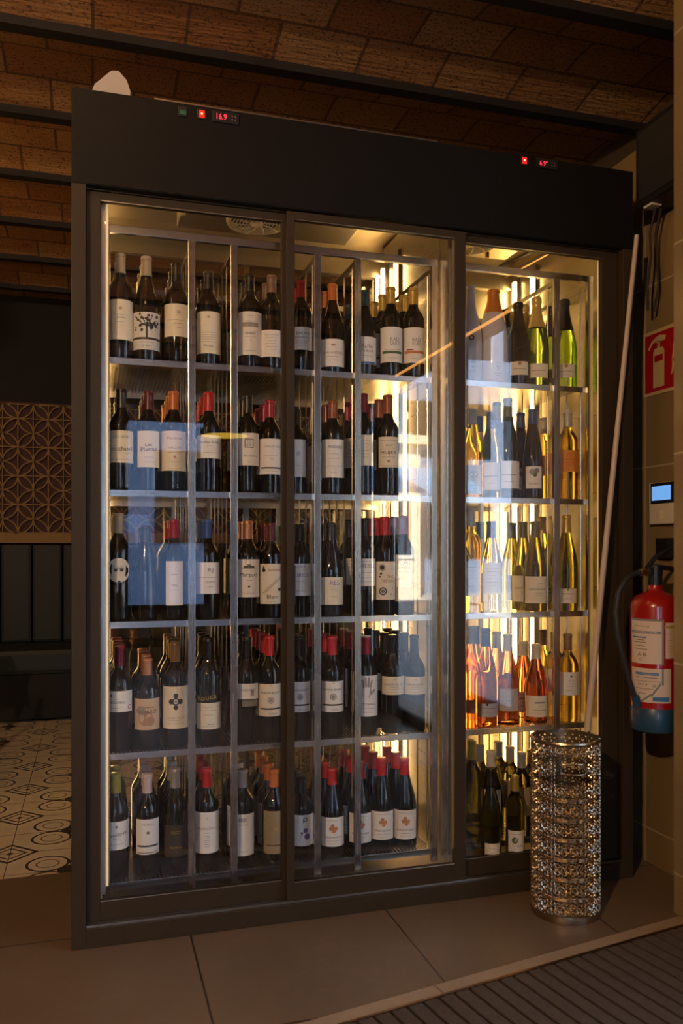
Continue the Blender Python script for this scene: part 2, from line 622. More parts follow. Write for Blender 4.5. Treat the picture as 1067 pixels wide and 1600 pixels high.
# right side: tiled alcove wall, a pier, then the glazed shopfront
struct(MB().box(1.86, 2.2, 1.36, YB, 0, 2.52).build('wall_right', M['walltile']))
struct(MB().box(2.2, 2.35, 1.3, YB, 2.4, 3.1).build('wall_right_upper', M['plaster']))
struct(MB().box(1.676, 2.2, 1.84, 2.114, 0, 3.1).build('wall_pier', M['walltile']))
s_ = MB()
WT = 1.94
s_.box(XR, WT, YR, 1.36, 2.2, 3.0)
s_.box(XR, WT, YR, -0.95, 0, 2.2)
s_.box(XR, WT, -0.78, -0.42, 0, 2.2)
s_.box(XR, WT, 0.29, 0.72, 0, 2.2)
s_.box(XR, WT, -0.95, -0.78, 0, 0.3)
s_.box(XR, WT, 0.72, 1.36, 0, 0.3)
struct(s_.build('wall_shopfront', M['plaster']))
for i, (y0, y1, z0) in enumerate(((-0.95, -0.78, .3), (0.72, 1.36, .3))):
    f = MB()
    f.box(1.905, 1.935, y0, y0 + .02, z0, 2.2).box(1.905, 1.935, y1 - .02, y1, z0, 2.2).box(1.905, 1.935, y0, y1, z0, z0 + .03).box(1.905, 1.935, y0, y1, 2.17, 2.2)
    wo = struct(f.build('window_%d' % (i + 2), M['beam']))
    MB().box(1.92, 1.925, y0 + .02, y1 - .02, z0 + .03, 2.17).build('window_pane', M['winpane'], wo)
f = MB()
f.box(1.905, 1.94, -0.42, -0.39, 0, 2.2).box(1.905, 1.94, 0.26, 0.29, 0, 2.2).box(1.905, 1.94, -0.42, 0.29, 2.16, 2.2).box(1.905, 1.94, -0.42, 0.29, 0, .06)
dr = struct(f.build('door_1', M['beam']))
MB().box(1.92, 1.926, -0.39, 0.26, .06, 2.16).build('door_pane', M['winpane'], dr)
MB().tube([(1.918, -.32, .9), (1.88, -.32, .92), (1.88, -.32, 1.3), (1.918, -.32, 1.32)], .01).build('door_handle', M['track'], dr, True)
led = MB().box(1.885, 1.9, -0.3, 1.28, 2.222, 2.232).build('light_strip', M['orangeled'])
tag(led, 'thin orange light strip above the glazed entrance', 'light strip')

# brick vaults between dark beams
BAY = 0.593
cl = MB()
k0, k1 = -11, 6
prof = []
for k in range(k0, k1):
    for j in range(8):
        t = j / 8
        prof.append((2.965 + (k + t) * BAY, 2.85 + .045 * math.sin(PI * t)))
prof.append((2.965 + k1 * BAY, 2.85))
up = [(y, z) for y, z in prof] + [(prof[-1][0], 3.15), (prof[0][0], 3.15)]
cl.prism(up, XL - .1, 2.4, 'yz')
struct(cl.build('ceiling', M['brick'], None))
n = 1
for k in range(k0 + 1, k1):
    y = 2.965 + k * BAY
    if y < YR or y > YB:
        continue
    struct(MB().box(XL, 2.2, y - .026, y + .026, 2.826, 2.87).build('trim_%d' % n, M['beam']))
    n += 1

# ---------------------------------------------------------------- street outside (seen mirrored in the doors)
pave = struct(MB().box(2.2, 24, -22, 12, -.12, -.02).build('ground', mat('pale_paving', (0.42, 0.4, 0.38), .8, bump=.3)))
struct(MB().box(-12, 2.2, -22, -3.65, -.12, -.02).build('ground', mat('grey_paving', (0.3, 0.3, 0.31), .8, bump=.3)))


def building(x, y0, y1, h, col, label, rows, cols, face='x'):
    t = thing('building', label, 'building', (x, (y0 + y1) / 2, 0))
    m_ = mat('render_' + str(round(h * 10)), col, .85, bump=.2)
    MB().box(x, x + 3, y0, y1, -.02, h).build('facade', m_, t)
    dk = M['darkwall']
    for r in range(rows):
        for c in range(cols):
            yy = y0 + (c + .5) * (y1 - y0) / cols
            zz = 0.9 + r * 2.7
            fr = MB().box(x - .05, x + .02, yy - .55, yy + .55, zz, zz + 1.5).build('window', M['whitepl'], t)
            MB().box(x - .06, x - .04, yy - .48, yy + .48, zz + .07, zz + 1.43).build('window_pane', dk, fr)
    MB().box(x - .3, x + .1, y0, y1, h, h + .25).build('cornice', m_, t)
    return t


struct(MB().box(XL - .15, 2.2, YR - .15, YB + .15, 3.16, 7.5).build('upper_sun_block', M['plaster']))  # unseen mass added above the roof to keep sun off the lane


def house(x0, x1, y, h, col, label, rows, cols, shut):
    """street house whose front faces +y, down the street"""
    t = thing('building', label, 'building', ((x0 + x1) / 2, y, 0))
    m_ = mat('render_' + label.split()[0], col, .85, bump=.2)
    MB().box(x0, x1, y - 4, y, -.02, h).build('facade', m_, t)
    for r_ in range(rows):
        for c in range(cols):
            xx = x0 + (c + .5) * (x1 - x0) / cols
            zz = .9 + r_ * 2.6
            fr_ = MB().box(xx - .5, xx + .5, y - .02, y + .05, zz, zz + 1.4).build('window', shut, t)
            MB().box(xx - .42, xx + .42, y + .04, y + .055, zz + .08, zz + 1.32).build('window_pane', M['darkwall'], fr_)
    MB().box(x0 - .1, x1 + .1, y - 4, y + .25, h, h + .2).build('cornice', m_, t)
    return t


house(3.2, 7.2, -13, 3.5, (.72, .6, .42), 'beige street house with shuttered windows mirrored in the doors', 1, 3, M['whitepl'])
house(7.4, 13, -15, 8.5, (.17, .21, .30), 'blue grey street house next to the beige one', 3, 4, M['beam'])
house(14, 22, -9, 5.0, (.4, .46, .55), 'dull grey street house farther along the street', 2, 4, M['whitepl'])
aw = thing('awning', 'pale blue awning over the pavement before the beige house', 'awning', (4.6, -8.5, 0))
MB().prism([(-9.4, 2.6), (-8.0, 2.1), (-8.0, 2.04), (-9.4, 2.54)], 3.3, 6.4, 'yz').build('canopy', mat('blue_canvas', (.2, .3, .45), .8), aw)
for px_ in (3.35, 6.35):
    MB().tube([(px_, -8.05, -.02), (px_, -8.05, 2.08)], .03).build('post', M['track'], aw)
    MB().tube([(px_, -9.3, -.02), (px_, -9.3, 2.55)], .03).build('post', M['track'], aw)
b2 = thing('building', 'dim blue grey wall across the lane behind the rear window', 'building', (.85, -8, 0))
MB().box(-.4, 2.1, -8.6, -8, -.02, 5).build('facade', mat('slate_render', (.33, .40, .56), .85), b2)
for q in range(1):
    MB().box(.9, 1.7, -8.02, -7.98, 1.2, 2.6).build('window', M['darkwall'], b2)

# ================================================================ WINE CABINET
CB = thing('wine_cabinet', 'large dark bronze wine cabinet with three sliding glass doors and glowing interior', 'wine cabinet', (0.83, 2.74, 0))
YF = 2.377
fr = M['frame']
MB().box(-.056, -.018, YF, 2.46, 0, 2.09, .002).build('frame_post', fr, CB)
MB().box(1.686, 1.724, YF, 2.46, 0, 2.09, .002).build('frame_post', fr, CB)
MB().box(-.018, 1.686, YF, 2.46, 0, .052, .002).build('sill', fr, CB)
MB().box(-.0175, 1.6855, YF + .009, YF + .017, .052, .0585).build('door_track', M['track'], CB)
MB().box(-.0175, 1.6855, YF + .034, YF + .04, .052, .0575).build('door_track', M['track'], CB)
hd = MB().box(-.056, 1.724, YF, 2.40, 2.09, 2.35, .0015).box(-.018, 1.686, YF - .003, YF + .002, 2.0925, 2.0965).build('header_panel', M['header'], CB)
MB().box(.165, 1.02, YF + .001, YF + .012, 2.3505, 2.3545).build('edge_strip', M['track'], CB)
MB().box(-.056, 1.724, 2.40, 3.14, 2.335, 2.35).build('top_panel', M['header'], CB)
MB().box(-.056, -.04, 2.46, 3.14, 0, 2.335).build('side_panel', M['header'], CB)
MB().box(1.712, 1.724, 2.46, 3.14, 0, 2.335).build('side_panel', M['header'], CB)
MB().box(-.02, .022, 2.43, 3.1, .09, 2.27).build('steel_side_wall', M['steel'], CB)
MB().box(1.66, 1.70, 2.43, 3.1, .09, 2.27).build('steel_side_wall', M['steel'], CB)
MB().box(1.092, 1.126, 2.425, 3.1, .09, 2.27).build('partition_wall', M['steel'], CB)
MB().box(-.018, 1.7, 2.43, 3.13, .05, .09).build('floor_pan', M['steel'], CB)
MB().box(-.018, 1.7, 2.40, 3.13, 2.28, 2.3).build('ceiling_lining', M['steelc'], CB)
MB().box(.022, 1.092, 3.085, 3.1, 2.16, 2.28).box(.022, 1.092, 3.075, 3.1, 2.155, 2.165).build('rear_lintel', M['steelc'], CB)
MB().box(1.126, 1.66, 3.085, 3.1, 2.16, 2.28).box(1.126, 1.66, 3.075, 3.1, 2.155, 2.165).build('rear_lintel', M['steelc'], CB)
MB().box(.022, 1.092, 3.09, 3.096, .09, 2.155).build('rear_glass', M['pane'], CB)
MB().box(1.126, 1.66, 3.09, 3.096, .09, 2.155).build('rear_panel', M['steel'], CB)
MB().box(.022, .06, 3.08, 3.1, .09, 2.155).box(1.06, 1.092, 3.08, 3.1, .09, 2.155).box(.54, .56, 3.08, 3.1, .09, 2.155).box(.06, 1.06, 3.08, 3.1, .09, .13).box(.06, 1.06, 3.08, 3.1, 1.4, 1.43).build('rear_frame', M['rack'], CB)


def led_strip(x, y, side, m_='led'):
    h = MB().box(min(x, x + side * .012), max(x, x + side * .012), y - .016, y + .016, .12, 2.2).build('led_channel', M['track'], CB)
    MB().box(min(x + side * .013, x + side * .02), max(x + side * .013, x + side * .02), y - .009, y + .009, .14, 2.18).build('led_diffuser', M[m_], h)


led_strip(.022, 2.88, 1)
led_strip(1.092, 2.90, -1)
led_strip(1.092, 3.045, -1)
led_strip(1.66, 2.90, -1, 'ledright')
led_strip(1.66, 3.045, -1, 'ledright')
led_strip(1.126, 2.86, 1, 'ledright')
led_strip(.022, 2.452, 1, 'leddim')
led_strip(1.092, 2.455, -1, 'ledfill')  # added strip, hidden by the shield, brightens the partition wall
led_strip(1.66, 2.448, -1, 'leddim')  # added strip behind the door frame, lights the bottles from inside
MB().box(1.0655, 1.068, 2.404, 2.468, .115, 2.2).build('led_shield', M['rack'], CB)  # plate added to hide the partition's front strip from the camera


def door(x0, x1, y, lw, rw, z0=.059, handle=None):
    y1 = y + .02
    m = MB()
    m.box(x0, x0 + lw, y, y1, z0, 2.085, .0015)
    m.box(x1 - rw, x1, y, y1, z0, 2.085, .0015)
    m.box(x0 + lw, x1 - rw, y, y1, z0, .113)
    m.box(x0 + lw, x1 - rw, y, y1, 2.062, 2.085)
    d = m.build('sliding_door', fr, CB)
    MB().box(x0 + lw, x1 - rw, y + .008, y + .013, .113, 2.062).build('door_glass', M['pane'], d)
    MB().box(x0 + lw, x1 - rw, y - .001, y, .112, .1145).build('glass_gasket', M['track'], d)
    MB().box(x0 + lw, x1 - rw, y - .001, y, 2.0605, 2.0625).build('glass_gasket', M['track'], d)
    if handle:
        MB().box(handle - .004, handle + .004, y - .001, y + .002, .93, 1.045).build('handle_recess', M['black'], d)


door(-.018, .575, 2.407, .038, .04)
door(.545, 1.117, 2.382, .023, .037, handle=.5665)
door(1.09, 1.684, 2.407, .037, .06)

MB().box(-.018, 1.686, 2.4005, 2.434, 2.0865, 2.3).build('top_channel', fr, CB)
# evaporators with fans
def fan_unit(x0, x1, y0, y1, cx, cy):
    e = MB().box(x0, x1, y0, y1, 2.172, 2.279, .003).build('evaporator', M['steelc'], CB)
    r = .098
    MB().lathe([(r, 0), (r, -.022), (r - .006, -.024), (r - .006, 0)], 40, (cx, cy, 2.172)).build('fan_collar', M['fanwhite'], e, True)
    m = MB()
    for i in range(1, 9):
        rr = r * i / 9
        pts = [(cx + rr * math.cos(a * PI / 18), cy + rr * math.sin(a * PI / 18), 2.15) for a in range(37)]
        m.tube(pts, .0017, 5, False)
    for a in range(10):
        an = a * PI / 5
        pts = [(cx + q * .001 * math.cos(an + q * .006), cy + q * .001 * math.sin(an + q * .006), 2.149) for q in range(14, 97, 8)]
        m.tube(pts, .002, 5, False)
    m.lathe([(0, -.002), (.02, -.002), (.02, .002), (0, .002)], 20, (cx, cy, 2.149))
    m.build('fan_guard', M['fanwhite'], e)
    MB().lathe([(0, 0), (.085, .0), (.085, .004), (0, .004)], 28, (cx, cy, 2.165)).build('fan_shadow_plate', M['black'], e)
    return e


e1 = fan_unit(.27, .86, 2.45, 2.83, .51, 2.67)
MB().tube([(.275, 2.68, 2.168), (.275, 2.68, 2.158)], .009, 12).build('drain_nozzle', M['whitepl'], e1)
e2 = fan_unit(1.14, 1.475, 2.45, 2.80, 1.255, 2.64)
MB().tube([(1.37, 2.74, 2.17), (1.37, 2.74, 2.15)], .008, 12).build('drain_nozzle', M['copper'], e2)
vp = MB()
vp.tube([(1.49, 2.62, 2.28), (1.49, 2.62, 2.185), (1.495, 2.62, 2.172), (1.52, 2.62, 2.168), (1.60, 2.62, 2.17), (1.615, 2.625, 2.185), (1.63, 2.64, 2.28)], .009, 10)
vp.tube([(1.535, 2.62, 2.168), (1.572, 2.62, 2.17)], .017, 12)
vp.tube([(1.553, 2.62, 2.16), (1.553, 2.62, 2.2)], .01, 10)
vp.tube([(1.60, 2.635, 2.175), (1.60, 3.05, 2.2)], .007, 8)
vp.build('valve_pipe', M['copper'], CB, True)
MB().tube([(1.63, 2.62, 2.22), (1.58, 3.05, 2.24)], .006, 8).build('cable', M['black'], CB, True)


def ctrl(xr, z, xd, text, green=None):
    if green:
        g = MB().box(green - .013, green + .013, YF - .004, YF, z - .014, z + .014, .001).build('rocker_switch', M['black'], CB)
        MB().box(green - .009, green + .009, YF - .0055, YF - .004, z - .01, z + .002).build('green_lens', M['greensw'], g)
    g = MB().box(xr - .013, xr + .013, YF - .004, YF, z - .014, z + .014, .001).build('rocker_switch', M['black'], CB)
    MB().box(xr - .008, xr + .008, YF - .0055, YF - .004, z - .01, z + .01).build('red_lens', M['redled'], g)
    MB().box(xr - .0025, xr + .0025, YF - .0062, YF - .0055, z - .002, z + .003).build('lit_spot', M['redhot'], g)
    d = MB().box(xd - .038, xd + .038, YF - .006, YF, z - .016, z + .016, .001).build('temperature_display', M['black'], CB)
    off = WOFF[CB.name]
    add_print(d, [('T', text, xd - .012, z, .028, 'redglow', .017)], lambda a, b: (a, YF - .0066, b), 'display_digits', off)
    add_print(d, [('D', xd + .018 + i * .009, z + j * .008, .002, 'G') for i in (0, 1) for j in (-.6, .6)], lambda a, b: (a, YF - .0066, b), 'button_dots', off)


ctrl(.296, 2.326, .364, '16.9', .243)
ctrl(1.317, 2.331, 1.397, '6.9°')

# white rounded cover lying on top of the cabinet
sd = MB()
sd.prism([(-.012, 2.351), (.10, 2.351), (.102, 2.39), (.092, 2.42), (.07, 2.442), (.05, 2.44), (.005, 2.395)], 2.43, 2.52, 'xz')
sd = sd.build('lamp_cover', M['coverpl'])
tag(sd, 'small white rounded cover on top of the wine cabinet at its left end', 'cover')

# ================================================================ RACKS
SH = [1.645, 1.263, .882, .502, .128]


def rack(posts, label):
    x0, x1 = posts[0], posts[-1]
    t = thing('wine_rack', label, 'wine rack', ((x0 + x1) / 2, 2.76, .09), 'steel racks inside the cabinet')
    for i, x in enumerate(posts):
        MB().box(x - .0105, x + .0105, 2.47, 2.484, .092, 2.0, .001).build('front_post', M['rack'], t)
        MB().box(x - .008, x + .008, 3.035, 3.05, .092, 2.0).build('rear_post', M['rack'], t)
        MB().box(x - .005, x + .005, 2.484, 3.035, 1.985, 2.0).build('side_rail', M['lip'], t)
        for j in range(6):
            yy = 2.53 + j * .088
            MB().tube([(x, yy, .125), (x, yy, 1.99)], .0028, 6).build('divider_rod', M['rack'], t, True)
    MB().box(x0 - .0105, x1 + .0105, 2.469, 2.485, 2.0, 2.022, .001).build('top_rail', M['lip'], t)
    MB().box(x0 - .008, x1 + .008, 3.034, 3.051, 2.0, 2.018).build('top_rail', M['lip'], t)
    for z in SH:
        s = MB().box(x0 + .001, x1 - .001, 2.486, 3.034, z - .0025, z - .0008).build('shelf_plate', M['perf'], t)
        MB().box(x0, x1, 2.4842, 2.488, z - .018, z + .001, .0006).build('shelf_lip', M['lip'], s)
        MB().box(x0, x1, 3.031, 3.034, z - .018, z + .001).build('shelf_lip', M['lip'], s)
    return t


rack([.036, .279, .404, .662, .792, 1.05], 'wide steel rack holding red wines behind the left two doors')
rack([1.15, 1.494, 1.622], 'narrower steel rack of white and rosy wines behind the right door')

# ================================================================ BOTTLES
PROF = {
    'bordeaux': [(0, 0), (.88, 0), (.98, .012), (1, .03), (1, .63), (.975, .66), (.86, .70), (.66, .74), (.48, .775), (.405, .81), (.385, .86), (.38, .965), (.42, .97), (.42, .99), (.38, 1), (0, 1)],
    'burgundy': [(0, 0), (.88, 0), (.98, .012), (1, .03), (1, .45), (.97, .50), (.88, .57), (.73, .65), (.56, .73), (.43, .80), (.37, .86), (.35, .965), (.39, .97), (.39, .99), (.35, 1), (0, 1)],
    'flute': [(0, 0), (.88, 0), (.98, .012), (1, .03), (1, .42), (.95, .5), (.82, .6), (.66, .7), (.52, .79), (.43, .86), (.39, .92), (.38, .965), (.42, .97), (.42, .99), (.38, 1), (0, 1)],
    'champagne': [(0, 0), (.88, 0), (.98, .012), (1, .03), (1, .42), (.96, .49), (.86, .57), (.70, .66), (.54, .75), (.42, .83), (.37, .89), (.36, .93), (.41, .94), (.41, .985), (.36, 1), (0, 1)],
    'magnum': [(0, 0), (.9, 0), (.98, .012), (1, .03), (1, .40), (.95, .52), (.84, .63), (.68, .74), (.5, .83), (.4, .9), (.38, .965), (.42, .97), (.42, .99), (.38, 1), (0, 1)],
}
PROF['tall'] = PROF['burgundy']
PROF['magnumred'] = PROF['burgundy']
PROF['half'] = PROF['bordeaux']
RAD = dict(bordeaux=.0365, burgundy=.0395, flute=.0345, tall=.036, champagne=.0425, magnum=.05, magnumred=.043, half=.031)
CAPLEN = dict(champagne=.34, magnum=.25, flute=.17)
GLASSWORD = dict(dark='dark', green='green glass', lime='bright green', olive='olive green', olivedark='dark olive', yellow='yellow glass', amber='yellow green', rose='orange pink', deeprose='deep pink', clear='clear glass', whiteglass='white')
CAPWORD = dict(tan='tan', black='black', rosewood='pale brown', red='red', orange='orange', teal='teal', gold='gold', white='white', goldfoil='gold', maroon='maroon', crimson='crimson', rust='rust', blue='blue',
               copper='copper', lilac='lilac', clearcap='pale', cork='striped cork', olive='olive', silver='silver', brown='brown', yellowtop='yellow', orangefoil='orange', crimsontop='dark crimson', crimsonwhite='crimson', pinkwhite='pinkish white', whitecap='white')
SHELFWORD = ['top', 'second', 'third', 'fourth', 'bottom']
_bm = {}


def body_mesh(shape, glass, h):
    key = (shape, glass, round(h, 3))
    if key not in _bm:
        r = RAD[shape]
        pr = [(a * r, b * h) for a, b in PROF[shape]]
        _bm[key] = MB().lathe(pr, 26).mesh('bottle_body', M['g_' + glass], True)
    return _bm[key]


def cap_mesh(shape, cap, h):
    key = ('cap', shape, cap, round(h, 3))
    if key not in _bm:
        r = RAD[shape]
        f0 = 1 - CAPLEN.get(shape, .185)
        P = PROF[shape]

        def rad(f):
            for (a, b), (c, d) in zip(P[4:], P[5:]):
                if b <= f <= d and d > b:
                    return a + (c - a) * (f - b) / (d - b)
            return P[-2][0]
        fs = [f0] + [p[1] for p in P if f0 < p[1] <= 1.0][:-1]
        pr = [(rad(f0) * r - .001, f0 * h)] + [(rad(f) * r + .0009, f * h) for f in fs] + [(.36 * r, h + .001), (0, h + .001)]
        _bm[key] = MB().lathe(pr, 20).mesh('capsule', M['c_' + cap], True)
    return _bm[key]


